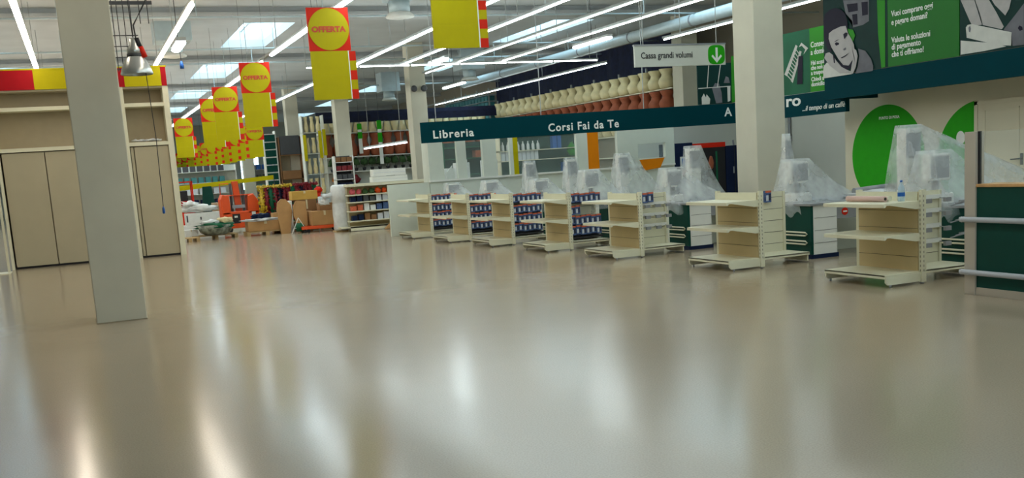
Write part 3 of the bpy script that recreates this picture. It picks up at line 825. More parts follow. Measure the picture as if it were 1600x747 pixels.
tag(MB().tube([(18.98, 26.9, 0), (19.05, 27.4, 1.9)], .03, 8).build('leaning_pole', 'grey'), 'grey pole leaning beside the dark locker', 'pole')

# ================================================================== TALL VASE RACK ALONG THE RIGHT
XR2 = 19.2
t = thing('vase_rack', 'long tall rack holding cream and terracotta vases', 'shelving', (XR2, 31.0, 0))
for k in range(9):
    MB().box(.15, .21, k * 2.06, k * 2.06 + .06, 0, 4.7).build('upright', 'rod', t)
for z in (3.86, 3.13, 2.4, 1.6):
    MB().box(-.08, .8, 0, 16.6, z - .04, z).build('shelf', 'cream', t)
MB().box(.5, .55, 0, 16.6, .1, 4.6).build('back_panel', 'walltan', t)
n_ = MB()
for k in range(34):
    y = k * .5
    n_.prism([(.35 + .04 * (k % 2), y, 4.45), (.35 + .04 * ((k + 1) % 2), y + .5, 4.5), (.35 + .04 * ((k + 1) % 2), y + .5, 5.75), (.35 + .04 * (k % 2), y, 5.75)], (.02, 0, 0))
tag(n_.build('shade_netting', 'netting', None, (XR2, 31.0, 0)), 'dark blue netting stretched above the vases along the right rack', 'netting')
def vase(h=.60, r=.25):
    return MB().lathe([(r * .72, 0), (r * .86, h * .1), (r, h * .32), (r * .92, h * .45), (r * .62, h * .62), (r * .56, h * .72), (r * .8, h * .92), (r * .86, h), (r * .7, h), (r * .5, h * .9)], n=16)
ny = 22
series(lambda: vase(.66, .31), 'cream_vase', 'creampot', [(XR2 + .05, 31.5 + .735 * k, 3.86) for k in range(ny)], 'cream vase on the top shelf', 'vase', 'cream vases on the top shelf of the right rack', end='from its near end')
series(lambda: vase(.66, .31), 'terracotta_vase', 'terracotta', [(XR2 + .05, 31.5 + .735 * k, 3.13) for k in range(ny)], 'terracotta vase under the cream ones', 'vase', 'terracotta vases on the right rack', end='from the near end')
series(lambda: vase(.6, .25), 'glazed_vase', 'creampot', [(XR2 + .05, 34.5 + .735 * k, 2.4) for k in range(4)], 'pale vase low on the right rack', 'vase', 'pale vases low on the right rack')
t = thing('crate_rack', 'rack of teal crates beyond the vases', 'shelving', (XR2, 48.2, 0))
for k in range(5):
    MB().box(0, .06, k * 1.65, k * 1.65 + .06, 0, 5.4).build('upright', 'rod', t)
for k in range(6):
    MB().box(-.1, .5, 0, 6.6, 3.55 + .3 * k, 3.575 + .3 * k).build('shelf', 'duct', t)
series(lambda: MB().prism([(0, 0, .02), (0, .34, .02), (0, .38, .24), (0, -.04, .24)], (.4, 0, 0)), 'teal_crate', 'teal', [], '', '', '')
tc = None
for j in range(5):
    for k in range(14):
        if tc is None:
            o = MB().prism([(0, 0, .02), (0, .34, .02), (0, .38, .24), (0, -.04, .24)], (.4, 0, 0)).build('teal_crate', 'teal'); tc = o.data
        else:
            o = bpy.data.objects.new('teal_crate', tc); COL.objects.link(o)
        o.location = (XR2 - .05, 48.3 + .46 * k, 3.575 + .3 * j)
        tag(o, 'small teal crate, %s shelf up, %s from the vases' % (ORD[j], ORD[k]), 'crate', 'teal crates beyond the vases')

# ================================================================== FAR VASE WALL (faces the entrance)
YV = 45.0
t = thing('planter_rack', 'wide far rack with cream planters, brown vases and potted plants', 'shelving', (9.9, YV, 0))
for k in range(6):
    MB().box(k * 1.5, k * 1.5 + .05, .2, .25, 0, 3.9).build('upright', 'rod', t)
for z in (3.45, 2.40, 1.76, 1.15, .6):
    MB().box(0, 8.0, 0, .6, z - .04, z).build('shelf', 'white', t)
MB().box(0, 8.0, .6, .65, .1, 3.9).build('back_panel', 'wallgrey', t)
n_ = MB()
for k in range(17):
    n_.prism([(k * .5, .3 + .03 * (k % 2), 3.9), (k * .5 + .5, .3 + .03 * ((k + 1) % 2), 3.9), (k * .5 + .5, .3 + .03 * ((k + 1) % 2), 4.2), (k * .5, .3 + .03 * (k % 2), 4.2)], (0, .02, 0))
    n_.prism([(k * .5, .3, 3.4 + .5), (k * .5 + .5, .3, 3.9), (k * .5 + .5, .5, 4.38), (k * .5, .5, 4.38)], (0, .02, 0))
tag(n_.build('shade_netting', 'netting', None, (9.9, YV, 0)), 'dark blue netting above the cones on the far wall rack', 'netting')
def cone(up): return (lambda: MB().lathe([(.19, 0), (.11, .42)], n=14)) if up else (lambda: MB().lathe([(.11, 0), (.19, .42)], n=14))
series(cone(True), 'cream_planter', 'creampot', [(10.2 + .7 * k, YV + .12, 3.45) for k in range(11)], 'cream planter standing wide end down, far rack', 'planter', 'cream planters wide end down on the far rack')
series(cone(False), 'cream_planter', 'creampot', [(10.55 + .7 * k, YV + .12, 3.45) for k in range(11)], 'cream planter standing wide end up, far rack', 'planter', 'cream planters wide end up on the far rack')
series(lambda: vase(.98, .29), 'brown_vase', 'terracotta', [(10.2 + .56 * k, YV + .26, 2.40) for k in range(15)], 'tall brown vase below the cream planters', 'vase', 'brown vases on the far rack')
def plant_pot():
    m = MB().lathe([(.06, 0), (.09, .14)], n=10, mi=1)
    m.tube([(0, 0, .12), (0, 0, .3)], .012, 5, mi=0)
    return m.blob(0, 0, .40, .17, .15, .19, 5, .4, 2)
for k in range(13):
    if k == 0:
        a = plant_pot().build('potted_plant', ['plant', 'black'], None, (10.35, YV + .1, 1.76)); me = a.data
    else:
        a = bpy.data.objects.new('potted_plant', me); COL.objects.link(a); a.location = (10.35 + .36 * k, YV + .1, 1.76); a.rotation_euler.z = k
    tag(a, 'small potted plant below the brown vases, %s from the left' % ORD[k], 'plant', 'potted plants on the far rack')
for k, (x, z0, z1) in enumerate(((10.62, 2.3, 3.55), (11.55, 2.5, 3.8), (12.45, 2.0, 3.9))):
    t = thing('hanging_tag', ['green and white vertical tag hanging nearest the second pillar', 'green and white vertical tag, middle of three before the brown vases', 'longest green and white vertical tag, right of the other two'][k], 'tag', (x, YV - .25, z0))
    MB().box(0, .16, 0, .02, 0, z1 - z0).build('white_strip', 'letter', t)
    MB().box(-.02, .18, -.01, .01, (z1 - z0) * .5, (z1 - z0) * .72).build('green_mark', 'disc', t)
    MB().box(-.02, .18, -.01, .01, (z1 - z0) * .8, (z1 - z0)).build('green_mark', 'disc', t)
    MB().box(.075, .085, .005, .015, z1 - z0, ZC - z0 + .01).build('hanging_wire', 'wire', t)
for i, (x, m_, lb) in enumerate(((10.55, 'orangep', 'orange bundle low on the far rack'), (10.95, 'red2', 'dark red bundle low on the far rack'), (11.35, 'red2', 'dark red bundle right of another on the far rack'), (13.0, 'plant', 'dark green bundle low on the far rack'))):
    tag(MB().blob(x, YV + .2, 1.40, .2, .15, .22, i, .25, 2).build('flower_bundle', m_), lb, 'bundle')
# shelf column with statues and yellow tags, left end of the vase wall
t = shelf_rack('display_rack', 'narrow rack with tall pale vases and yellow tags left of the vase wall', 8.95, 44.0, .95, 4.2, .5, (.9, 1.75, 2.62, 3.5), m_='wallgrey')
for z, lv in ((.9, 'lowest'), (1.75, 'second'), (2.62, 'third'), (3.5, 'top')):
    series(lambda: vase(.66, .1), 'slim_vase', 'creampot', [(9.17 + .26 * k, 44.2, z) for k in range(3)], 'slim pale vase on the %s shelf of the narrow rack' % lv, 'vase', 'slim vases on the narrow rack')
for k, (x, z0, z1) in enumerate(((8.95, 2.3, 3.4), (9.62, 2.4, 3.55), (9.80, 2.5, 3.6))):
    tag(MB().box(x, x + .14, 43.985, 44.0, z0, z1).build('yellow_tag', 'yellow'), ['yellow vertical tag on the left edge of the narrow rack', 'yellow vertical tag on the right edge of the narrow rack', 'yellow vertical tag before the first brown vase'][k], 'tag')
t = shelf_rack('curved_shelf_stand', 'stand of short white shelves with dark goods beside the second pillar', 9.75, 42.0, .8, 2.4, .45, (1.1, 1.45, 1.8, 2.15), m_='white', back='dkgrey')
for j, z in enumerate((1.1, 1.45, 1.8, 2.15)):
    series(lambda: MB().box(0, .2, 0, .3, 0, .2), 'dark_packet', ['navy', 'dkgrey', 'red2', 'cardboard2'][j], [(9.82 + .23 * k, 42.05, z) for k in range(3)], ['navy packet on the lowest short shelf', 'dark grey packet on the second short shelf', 'dark red packet on the third short shelf', 'brown packet on the top short shelf'][j] + ' beside the pillar', 'packet', 'packets on the short shelves, level %s' % ['one', 'two', 'three', 'four'][j])

# ================================================================== FAR RACKS BEHIND THE CLUTTER
t = thing('drawer_rack', 'tall column of dark green drawers left of the pale pillar', 'drawer rack', (8.28, 50.0, 0))
MB().box(0, .05, 0, .5, 0, 3.9).box(.56, .61, 0, .5, 0, 3.9).build('upright', 'white', t)
for k in range(9):
    MB().box(.05, .56, -.02, .45, .55 + .36 * k, .84 + .36 * k).build('drawer', 'green', t)
    MB().box(.02, .6, -.04, .45, .86 + .36 * k, .89 + .36 * k).build('shelf', 'white', t)
t = shelf_rack('storage_rack', 'beige rack with a grey bale on top beside the green drawer column', 8.98, 50.0, 1.1, 3.6, .6, (.9, 1.6, 2.75), m_='cardboard2', back='cabinet')
tag(MB().box(9.05, 10.0, 50.0, 50.5, 2.75, 3.65).build('mesh_bale', 'dkgrey', bevel=.03), 'grey speckled bale on top of the beige rack', 'bale')
tag(MB().box(9.05, 9.95, 49.95, 50.4, 1.6, 2.0).build('brown_box', 'cardboard2', bevel=.02), 'long reddish brown box on the middle of the beige rack', 'box')
for i, (x, y, w, lb) in enumerate(((4.4, 58, 3.6, 'white far rack with blue and dark boxes behind the orange lift'), (9.9, 66, 3.4, 'white far rack with boxes before the bright windows'), (5.2, 72, 4.0, 'farthest white rack under the yellow signs'), (1.6, 52, 2.6, 'far rack with mixed goods just right of the cabinet wall'))):
    shelf_rack('far_rack', lb, x, y, w, 2.6, .6, (.5, 1.1, 1.7, 2.3), m_='white', back='wallgrey')
    for j, z in enumerate((.5, 1.1, 1.7, 2.3)):
        cc = ['navy', 'packwhite', 'teal', 'dkgrey', 'blue', 'terracotta'][(i + j) % 6]
        nm = {'navy': 'dark blue', 'packwhite': 'white', 'teal': 'teal', 'dkgrey': 'dark grey', 'blue': 'blue', 'terracotta': 'brown'}[cc]
        where = ['rack behind the orange lift', 'rack before the bright windows', 'farthest rack', 'rack right of the cabinet wall'][i]
        lv = ['lowest', 'second', 'third', 'top'][j]
        series(lambda: MB().box(0, .26, 0, .35, 0, .3), 'goods_box', cc, [(x + .1 + .37 * k, y + .05, z) for k in range(int((w - .3) / .37))], '%s box, %s shelf of %s' % (nm, lv, where), 'box', '%s shelf boxes on %s' % (lv, where))
t = thing('yellow_barrier', 'long yellow banner strip strung across behind the orange lift', 'banner', (0, 40, 0))
MB().prism([(3.4, 0, 1.44), (3.4, 0, 1.62), (6.9, .1, 1.80), (6.9, .1, 1.64)], (0, .02, 0)).build('banner_strip', 'yellow', t)
for x, h in ((3.4, 1.6), (6.88, 1.8)):
    MB().box(x, x + .02, .02, .04, 0, h).build('post', 'dkgrey', t)

# ================================================================== CHECKOUT END SHELVES (gondola heads)
GON = [(8.64, 8.86), (8.49, 11.63), (8.28, 14.54), (8.17, 16.93), (8.0, 19.25), (7.84, 21.35), (7.73, 23.68)]
def make_gondola(label):
    t = thing('shelf_stand', label, 'shelf stand', (0, 0, 0), 0, 'cream shelf stands at the checkouts')
    m = MB().box(-.030, .0, .03, .98, .10, 1.03)
    m.build('back_panel', 'backp', t, bevel=.003)
    s_ = MB()
    for z in (.30, .62, .82): s_.box(-.033, -.029, .03, .98, z, z + .004)
    s_.box(-.036, -.028, .03, .98, .93, 1.035, 1)
    s_.build('panel_seams', ['slot', 'cream'], t)
    for y in (-.03, .98):
        p = MB().box(-.03, .035, y, y + .045, .02, 1.055)
        if y < 0:
            for k in range(17): p.box(-.0305, -.029, y + .018, y + .026, .14 + .052 * k, .165 + .052 * k, 1); p.box(-.002, .004, y - .0015, y, .14 + .052 * k, .165 + .052 * k, 1)
        p.build('post', ['cream', 'slot'], t, bevel=.0)
    # base deck on solid brackets, open at the front
    MB().box(-.54, -.03, .0, 1.0, .125, .145).box(-.54, -.525, .0, 1.0, .10, .145).build('base_shelf', 'cream', t, bevel=.004)
    for y in (-.01, .98):
        MB().prism([(-.50, y, .03), (-.03, y, .03), (-.03, y, .125), (-.53, y, .125), (-.53, y, .06)], (0, .02, 0)).build('base_bracket', 'cream', t)
        MB().lathe([(.014, 0), (.014, .03)], -.46, y + .01, 8).lathe([(.022, 0), (.022, .03)], .0, y + .01, 8).build('foot', 'grey', t)
    for z in (.54, .90):
        MB().prism([(-.54, 0.0, z - .008), (-.54, 0.0, z + .030), (-.52, 0.0, z + .034), (-.03, 0.0, z + .034), (-.03, 0.0, z + .018), (-.50, 0.0, z + .012), (-.52, 0.0, z - .008)], (0, 1.0, 0)).build('shelf', 'cream', t)
        for y in (-.005, .99):
            MB().prism([(-.50, y, z + .02), (-.03, y, z + .02), (-.03, y, z - .055), (-.09, y, z - .055)], (0, .012, 0)).build('shelf_bracket', 'cream', t)
    # wing panel facing the entrance with its own base deck
    w = MB().box(.03, .80, .54, .56, .10, 1.0)
    w.build('wing_panel', 'cream', t)
    s_ = MB()
    for k in range(5): s_.box(.03, .80, .537, .5405, .26 + .165 * k, .265 + .165 * k)
    s_.build('panel_seams', 'slot', t)
    MB().box(.78, .815, .52, .57, .03, 1.0).build('post', 'cream', t)
    MB().box(.04, .84, .03, .54, .125, .145).box(.04, .84, .03, .045, .105, .145).build('base_shelf', 'cream', t, bevel=.004)
    MB().box(.81, .83, .05, .54, .02, .125).build('base_bracket', 'cream', t)
    return t
names = ['cream shelf stand nearest the green counter, a bottle on its top shelf',
         'second cream shelf stand from the green counter, in front of the wide pillar',
         'cream shelf stand with two packets above its empty hook rails',
         'packet-filled cream shelf stand with an unfilled gap, fourth from the green counter',
         'packet-filled cream shelf stand, third from the white partition',
         'packet-filled cream shelf stand, second from the white partition',
         'smallest farthest cream shelf stand, beside the low white partition']
G0 = make_gondola(names[0]); G0.location = (GON[0][0], GON[0][1], 0)
gs = [G0] + [dup(G0, (x, y, 0), label=names[i + 1]) for i, (x, y) in enumerate(GON[1:])]
# hook rails on the wing panels of the three nearest stands
for gi, zs, kk in ((0, (.90, .74, .56, .38), 3), (1, (), 0), (2, (.80, .62, .44), 4)):
    for z in zs:
        hr = MB().box(.05, .79, .50, .53, z, z + .05).build('hook_rail', 'white', gs[gi])
        for k in range(kk):
            a = .12 + .6 * k / max(1, kk - 1)
            MB().box(a, a + .09, .36, .40, z - .035, z + .015).tube([(a + .045, .5, z + .01), (a + .045, .36, z)], .006, 6).build('hook', 'grey', hr)
# wire arms of the nearest stand
for z in (.84, .64, .46):
    w = MB()
    w.tube([(.81, .30, z), (1.25, .32, z + .05)], .008, 6).tube([(.81, .38, z - .03), (1.25, .42, z + .02)], .008, 6)
    for k in range(3): w.box(.9 + .13 * k, .98 + .13 * k, .30, .34, z + .0 + .01 * k, z + .03 + .01 * k)
    w.build('wire_arm', 'grey', gs[0])

# blister packets hanging on the four far stands
def packet():
    m = MB().box(0, .100, 0, .05, 0, .165)
    m.box(.012, .050, -.003, 0, .02, .10, 1)
    m.box(0, .100, -.003, 0, .138, .166, 2)
    m.box(.056, .09, -.003, 0, .03, .12, 3)
    return m
pk = None
def put_packets(gi, label, rows, ncol, dy=.30, x0=.06):
    global pk
    gx, gy = GON[gi]
    for z in rows:
        for k in range(ncol):
            if pk is None:
                o = packet().build('packet', ['packblue', 'packwhite', 'packred', 'packdark'], None); pk = o.data
            else:
                o = bpy.data.objects.new('packet', pk); COL.objects.link(o)
            o.location = (gx + x0 + .107 * k, gy + dy, z + (.008 * ((k * 7 + int(z * 100)) % 3)))
            rw = 'top' if z > .8 else ('second' if z > .6 else ('third' if z > .4 else 'lowest'))
            lb = label if ncol == 1 else '%s, %s row, %s from its post' % (label, rw, ORD[k])
            tag(o, lb, 'packet', 'packets on ' + label.split(' on ')[-1])
    if ncol > 3:
        b = MB()
        for z in rows: b.box(.05, .80, dy + .07, .53, z - .02, z + .10)
        b.build('packet_backing', 'packdark', gs[gi])
        MB().box(.05, .82, dy, .53, .17, .21).build('lower_tray', 'black', gs[gi])
R4 = (.84, .62, .43, .24)
put_packets(6, 'blue packet on the farthest stand', R4, 7)
put_packets(5, 'blue packet on the second stand from the white partition', R4, 7)
put_packets(4, 'blue packet on the third stand from the white partition', R4, 7)
put_packets(3, 'blue packet on the fourth stand from the green counter', (.84, .43, .24), 7)
put_packets(3, 'blue packet on the fourth stand from the green counter', (.62,), 3)
put_packets(2, 'blue packet on the stand with empty hook rails', (.845,), 2, dy=.47, x0=.33)
put_packets(1, 'single blue packet on the second stand from the green counter', (.85,), 1, dy=.47, x0=.44)

# ================================================================== CHECKOUTS UNDER PLASTIC
ck_names = ['green-fronted checkout with bumper rails behind the nearest shelf stand', 'green-fronted checkout with a round no-entry sign, right of the wide pillar',
            'checkout whose green front shows right of the empty hook rails', 'checkout behind the fourth shelf stand from the green counter',
            'checkout behind the middle packet-filled stand', 'checkout behind the second stand from the white partition', 'farthest checkout, at the low white partition']
def make_checkout(label):
    t = thing('checkout', label, 'checkout', (0, 0, 0), 0, 'checkouts behind the shelf stands')
    MB().box(0, .04, 0, .62, .06, .76).build('front_panel', 'green', t, bevel=.006)
    b = MB().box(.04, .46, .0, .60, .06, .76)
    for z in (.22, .40, .58): b.box(.06, .455, -.003, 0, z, z + .005, 1)
    b.build('drawer_body', ['white', 'slot'], t)
    MB().box(-.01, .48, -.01, .62, 0, .06).build('plinth', 'navy', t)
    for z in (.21, .335):
        MB().tube([(-.025, .56, z + .045), (-.03, .10, z + .045), (-.03, .06, z + .022), (-.03, .10, z), (-.025, .56, z)], .012, 8).build('bumper_rail', 'cream', t)
    MB().box(-.03, 1.0, -.03, .66, .76, .795).build('worktop', 'grey', t, bevel=.005)
    MB().box(.46, 2.3, .02, .50, .54, .74).build('conveyor_housing', 'grey', t, bevel=.005)
    MB().box(1.0, 2.3, .06, .46, .74, .77).build('conveyor_belt', 'black', t)
    s_ = MB().prism([(.62 + .055 * math.cos(2 * PI * k / 20), .010, .64 + .055 * math.sin(2 * PI * k / 20)) for k in range(20)], (0, .01, 0))
    s_.box(.585, .655, .006, .010, .63, .65, 1)
    s_.build('no_entry_sign', ['red', 'letter'], t)
    MB().box(1.95, 2.3, .04, .5, 0, .54).build('end_cabinet', 'white', t)
    MB().box(.25, 1.6, .72, 1.25, 0, .78).build('cash_desk', 'boothw', t, bevel=.006)
    MB().box(.22, 1.63, .69, 1.28, .78, .80).build('desk_top', 'grey', t)
    return t
C0 = make_checkout(ck_names[0]); C0.location = (GON[0][0] + 1.09, GON[0][1] + .3, 0)
for i, (x, y) in enumerate(GON[1:]):
    dup(C0, (x + 1.09, y + .3, 0), label=ck_names[i + 1])

LOW = [(1.0, 1.46), (1.22, 1.43), (1.06, 1.39), (.8, 1.42), (.95, 1.28), (.8, 1.29), (.8, 1.26)]
TALL = [(.98, 1.79), (1.38, 1.81), (1.78, 1.74), (1.76, 1.70), (1.92, 1.68), (2.0, 1.67)]
pl = ['beside the nearest shelf stand', 'right of the wide pillar', 'above the green front beside the empty hook rails', 'above the fourth stand from the green counter', 'above the middle packet-filled stand', 'above the second stand from the white partition', 'next to the low white partition']
def terminal(label):
    t = thing('till_terminal', label, 'till', (0, 0, 0), 0, 'till terminals under plastic')
    MB().box(-.16, .16, -.14, .14, 0, .12).build('base', 'white', t, bevel=.01)
    MB().box(-.03, .03, -.03, .03, .12, .28).build('neck', 'dkgrey', t)
    MB().box(-.17, .17, -.08, .06, .26, .56).build('screen_case', 'white', t, bevel=.015)
    MB().box(-.14, .14, -.085, -.08, .29, .53).build('screen', 'grey', t)
    return t
def mast(label):
    t = thing('scanner_post', label, 'post', (0, 0, 0), 0, 'wrapped posts at the checkouts')
    MB().box(-.1, .1, -.1, .1, 0, .90).build('column', 'white', t, bevel=.01)
    MB().box(-.12, .12, -.12, .12, 0, .04).build('foot_plate', 'grey', t)
    MB().box(-.13, .1, -.11, -.10, .55, .85).build('display', 'grey', t)
    return t
def sheet(name, label, loc, hw, hd, top, Lf, Rf, Nf, Ff, seed, group, mat_='film', pw=1.2):
    """film draped over a box: steep on the left, a long slack slope on the right, its hem hanging just past the desk edge"""
    rnd = random.Random(seed)
    ph = [rnd.uniform(0, 6.28) for _ in range(8)]
    na, nr = 88, 26
    m = MB(); rings = []
    cen = m.bm.verts.new((0, 0, top))
    for r_ in range(nr + 1):
        ring = []
        for k in range(na):
            th = 2 * PI * k / na
            c_, s_ = math.cos(th), math.sin(th)
            e = .35
            bx = hw * math.copysign(abs(c_) ** e, c_); by = hd * math.copysign(abs(s_) ** e, s_)
            if r_ < 3:
                x, y, z = bx * (r_ + 1) / 3, by * (r_ + 1) / 3, top
                fold = 0
            else:
                d = (r_ - 2) / (nr - 2) * 1.08
                fo = .5 + .5 * math.sin(9 * th + ph[0] + 1.2 * math.sin(2 * th + ph[1]))
                fx = (Rf if c_ > 0 else Lf) * (1 + .10 * math.sin(5 * th + ph[6])); fy = (Ff if s_ > 0 else Nf) * (1 + .12 * math.sin(4 * th + ph[7]))
                x = bx + c_ * fx * d; y = by + s_ * fy * d
                z = top * max(0, 1 - d) ** (pw + .5 * fo) + .035 * (fo - .5) * min(1, 3 * d)
                z += .012 * math.sin(13 * x + ph[2]) * math.sin(12 * y + ph[3]) * min(1, 3 * d)
                z = max(z, .006) if d < .97 else .006 - (d - .97) * (1.2 + .8 * fo)
            ring.append(m.bm.verts.new((x, y, z)))
        rings.append(ring)
    for k in range(na):
        m.bm.faces.new((cen, rings[0][k], rings[0][(k + 1) % na]))
        for r_ in range(nr):
            f = m.bm.faces.new((rings[r_][k], rings[r_ + 1][k], rings[r_ + 1][(k + 1) % na], rings[r_][(k + 1) % na])); f.smooth = True
    o = m.build(name, mat_, None, loc)
    return tag(o, label, 'plastic sheet', group)
for i, (gx, gy) in enumerate(GON):
    dx, tz = LOW[i]
    px_, py_ = gx + dx, gy + .95
    nf = 0.30
    k = terminal('till terminal showing through the plastic ' + pl[i]); k.location = (px_ + .15, py_, .80)
    k.scale = (1, 1, (tz - .82) / .58)
    sheet('plastic_sheet', 'low plastic sheet draped over the till ' + pl[i], (px_ + .12, py_, .805), .17, .16, tz - .80, .17, [1.3, 1.0, .95, .7, .7, .7, .6][i], .30, .25, 20 + i, 'low plastic sheets over the tills')
    if i < 6:
        dx, tz = TALL[i]
        px_, py_ = gx + dx + .12, gy + 1.35
        k = mast('white post under the tall plastic ' + pl[i]); k.location = (px_, py_, .80); k.scale = (.4 if i == 1 else 1, .4 if i == 1 else 1, (tz - .82) / .92)
        wide = i in (0, 2, 3)
        sheet('plastic_sheet', 'tall plastic sheet wrapped over a post ' + pl[i], (px_, py_, .805), .05 if i == 1 else .13, .05 if i == 1 else .12, tz - .80, .13 if wide else (.07 if i == 1 else .12), [2.5, .2, .62, .85, .22, .22][i], .24 if wide else .14, .2, 40 + i, 'tall plastic sheets over the posts', pw=.8 if i == 0 else (1.0 if i == 3 else 1.5))

# things lying on the nearest stand
t = thing('paper_roll', 'long pinkish paper roll lying on the nearest top shelf', 'paper roll', (8.36, 9.12, .938 + .032))
MB().tube([(0, 0, 0), (0, .62, 0)], .032, 16).build('roll', 'pinkpaper', t)
MB().tube([(0, -.004, 0), (0, 0, 0)], .018, 12).build('core', 'slot', t)
t = thing('paper_roll', 'second pale roll lying behind the pinkish roll on the nearest top shelf', 'paper roll', (8.45, 9.14, .938 + .030))
MB().tube([(0, 0, 0), (0, .70, 0)], .03, 16).build('roll', 'cream', t)
t = thing('water_bottle', 'clear water bottle with a blue label standing on the nearest top shelf', 'bottle', (8.50, 9.02, .936))
MB().lathe([(.035, 0), (.04, .01), (.04, .10), (.037, .12), (.036, .155), (.018, .19), (.013, .2), (.013, .215)], n=16).build('bottle_body', 'bottleclear', t)
MB().lathe([(.041, .055), (.041, .10)], n=16, cap=False).build('label_band', 'blue', t)
MB().lathe([(.015, .213), (.015, .235)], n=12).build('cap', 'blue', t)
t = thing('folded_cover', 'folded grey and white cover lying behind the nearest shelf stand', 'cover', (10.55, 12.05, .80))
MB().tube([(0, .1, .10), (.45, .12, .115), (.9, .1, .13)], .05, 12).build('grey_roll', 'grey', t)
MB().blob(.42, .1, .05, .5, .14, .06, 5, .2, 3).build('white_sheet', 'wrap', t)

# ================================================================== GREEN SERVICE COUNTER AT THE RIGHT EDGE
t = thing('service_counter', 'dark green counter with glass screen and two grey bumper rails at the right edge', 'counter', (8.35, 7.96, 0))
MB().box(-.02, .10, -.14, 0, 0, 1.655).build('end_post', 'alum', t, bevel=.004)
MB().box(0, .03, -3.4, -.14, .075, 1.10).build('green_panel', 'green', t)
MB().box(-.008, .55, -3.4, -.14, 0, .078).build('base_board', 'alum', t)
MB().box(-.015, .25, -3.4, -.14, 1.10, 1.13).build('wood_trim', 'woodtrim', t, bevel=.004)
MB().box(.02, .03, -3.4, -.165, 1.13, 1.65).build('glass_screen', 'glass', t)
MB().box(.012, .038, -.165, -.14, 1.13, 1.655).build('gasket', 'black', t)
MB().box(.03, .55, -3.4, -.1, .078, .92).build('body', 'cabinet', t)
for z in (.775, .235):
    b = MB().tube([(-.06, -3.4, z), (-.06, -.03, z), (-.06, .0, z)], .028, 14)
    b.lathe([(.001, -.03), (.02, -.022), (.028, 0), (.02, .022), (.001, .03)], -.06, .0, 12, cap=False)
    for v in b.bm.verts[-60:]: v.co.z = v.co.z + z
    b.build('bumper_rail', 'bumper', t)
    m = MB()
    for y in (-.07, -1.2, -2.4): m.box(-.05, 0, y - .02, y + .02, z - .012, z + .012)
    m.build('rail_bracket', 'grey', t)

# ================================================================== GOODS SHELF AND STOCK PILES BEYOND THE FLOOR
YS = 29.5
t = thing('goods_shelf', 'low cream shelf stand with four rows of small goods left of the white partition', 'shelf stand', (7.08, YS, 0))
MB().box(0, .05, -.02, .03, 0, 1.27).build('post', 'cream', t)
MB().box(2.4, 2.45, -.02, .03, 0, 1.27).build('post', 'cream', t)
for z in (.30, .58, .84, 1.05):
    MB().box(-.02, 2.45, -.38, .0, z - .03, z).build('shelf', 'cream', t)
MB().box(-.04, 2.45, -.46, .0, .10, .14).box(-.04, 2.45, -.46, -.44, .02, .14).build('base_shelf', 'cream', t)
MB().box(0, 2.45, .0, .02, .14, 1.27).build('back_panel', 'backp', t)
MB().box(-.30, .0, -.36, -.02, .10, .14).build('side_shelf', 'cream', t)
for z, cs in ((.30, ('navy', 'cardboard2', 'packwhite')), (.58, ('packred', 'bottlew', 'packblue')), (.84, ('navy', 'dkgrey', 'packwhite')), (1.05, ('pinkflow', 'plant', 'orange'))):
    for k in range(10):
        cc = cs[(k // 2) % 3]
        nm = {'navy': 'navy', 'cardboard2': 'brown', 'packwhite': 'white', 'packred': 'red and orange', 'bottlew': 'pale', 'packblue': 'blue', 'dkgrey': 'dark grey', 'pinkflow': 'pink flowered', 'plant': 'green leafy', 'orange': 'orange'}[cc]
        if z > 1: m = MB().blob(.08, 0, .07, .08, .07, .09, k, .25, 2)
        else: m = MB().box(0, .15, -.08, .1, 0, .14 + .03 * (k % 3))
        lv = {.30: 'lowest', .58: 'second', .84: 'third', 1.05: 'top'}[z]
        tag(m.build('small_goods', cc, None, (7.15 + .19 * k, YS - .22, z)), '%s item on the %s row of the goods shelf, %s from the left' % (nm, lv, ORD[k]), 'goods', '%s items on the %s row of the goods shelf' % (nm, lv))
tag(MB().prism([(8.0, YS - .7, .01), (8.5, YS - .65, .01), (8.5, YS - .6, .25), (8.25, YS - .62, .22)], (0, .15, 0)).build('carton_flap', 'cardboard'), 'brown cardboard piece leaning at the foot of the goods shelf', 'cardboard')
for i, (x, y, z, w, h, lb) in enumerate(((7.85, YS - .3, 1.36, 1.05, .16, 'long white carton on top of the goods shelf, lower of the pair'), (7.88, YS - .3, 1.53, .98, .20, 'long white carton on top of the goods shelf, upper of the pair'))):
    m = MB().box(0, w, 0, .35, 0, h); m.box(.0, w, -.003, 0, h * .45, h * .5, 1)
    tag(m.build('white_carton', ['white', 'packwhite'], None, (x, y, z), bevel=.008), lb, 'carton')
MBx = MB().box(7.05, 9.5, YS - .4, YS + .02, 1.28, 1.355)
tag(MBx.build('shelf_top_board', 'cream'), 'flat pale board lying along the top of the goods shelf', 'board')
# wrapped column of stock
t = thing('wrapped_stack', 'tall stack wrapped in white film left of the goods shelf', 'wrapped stack', (6.98, 29.75, 0))
MB().box(-.26, .26, -.24, .24, 0, .04).build('pallet', 'wood', t)
m = MB()
for i in range(8):
    pass
m.lathe([(.25, .04), (.27, .10), (.25, .3), (.265, .5), (.255, .80), (.235, .84), (.27, .88), (.28, 1.10), (.265, 1.30), (.20, 1.36)], n=20)
m.build('film_wrapping', 'wrap', t)
MB().box(-.16, .16, -.16, .16, .04, 1.28).build('stacked_cartons', 'white', t, bevel=.01)
tag(MB().blob(6.66, 29.75, 1.05, .22, .12, .07, 3, .4, 3).blob(6.5, 29.8, .88, .15, .1, .09, 4, .35, 3).build('loose_film', 'wrap'), 'loose crumpled white film hanging beside the wrapped stack', 'plastic film')

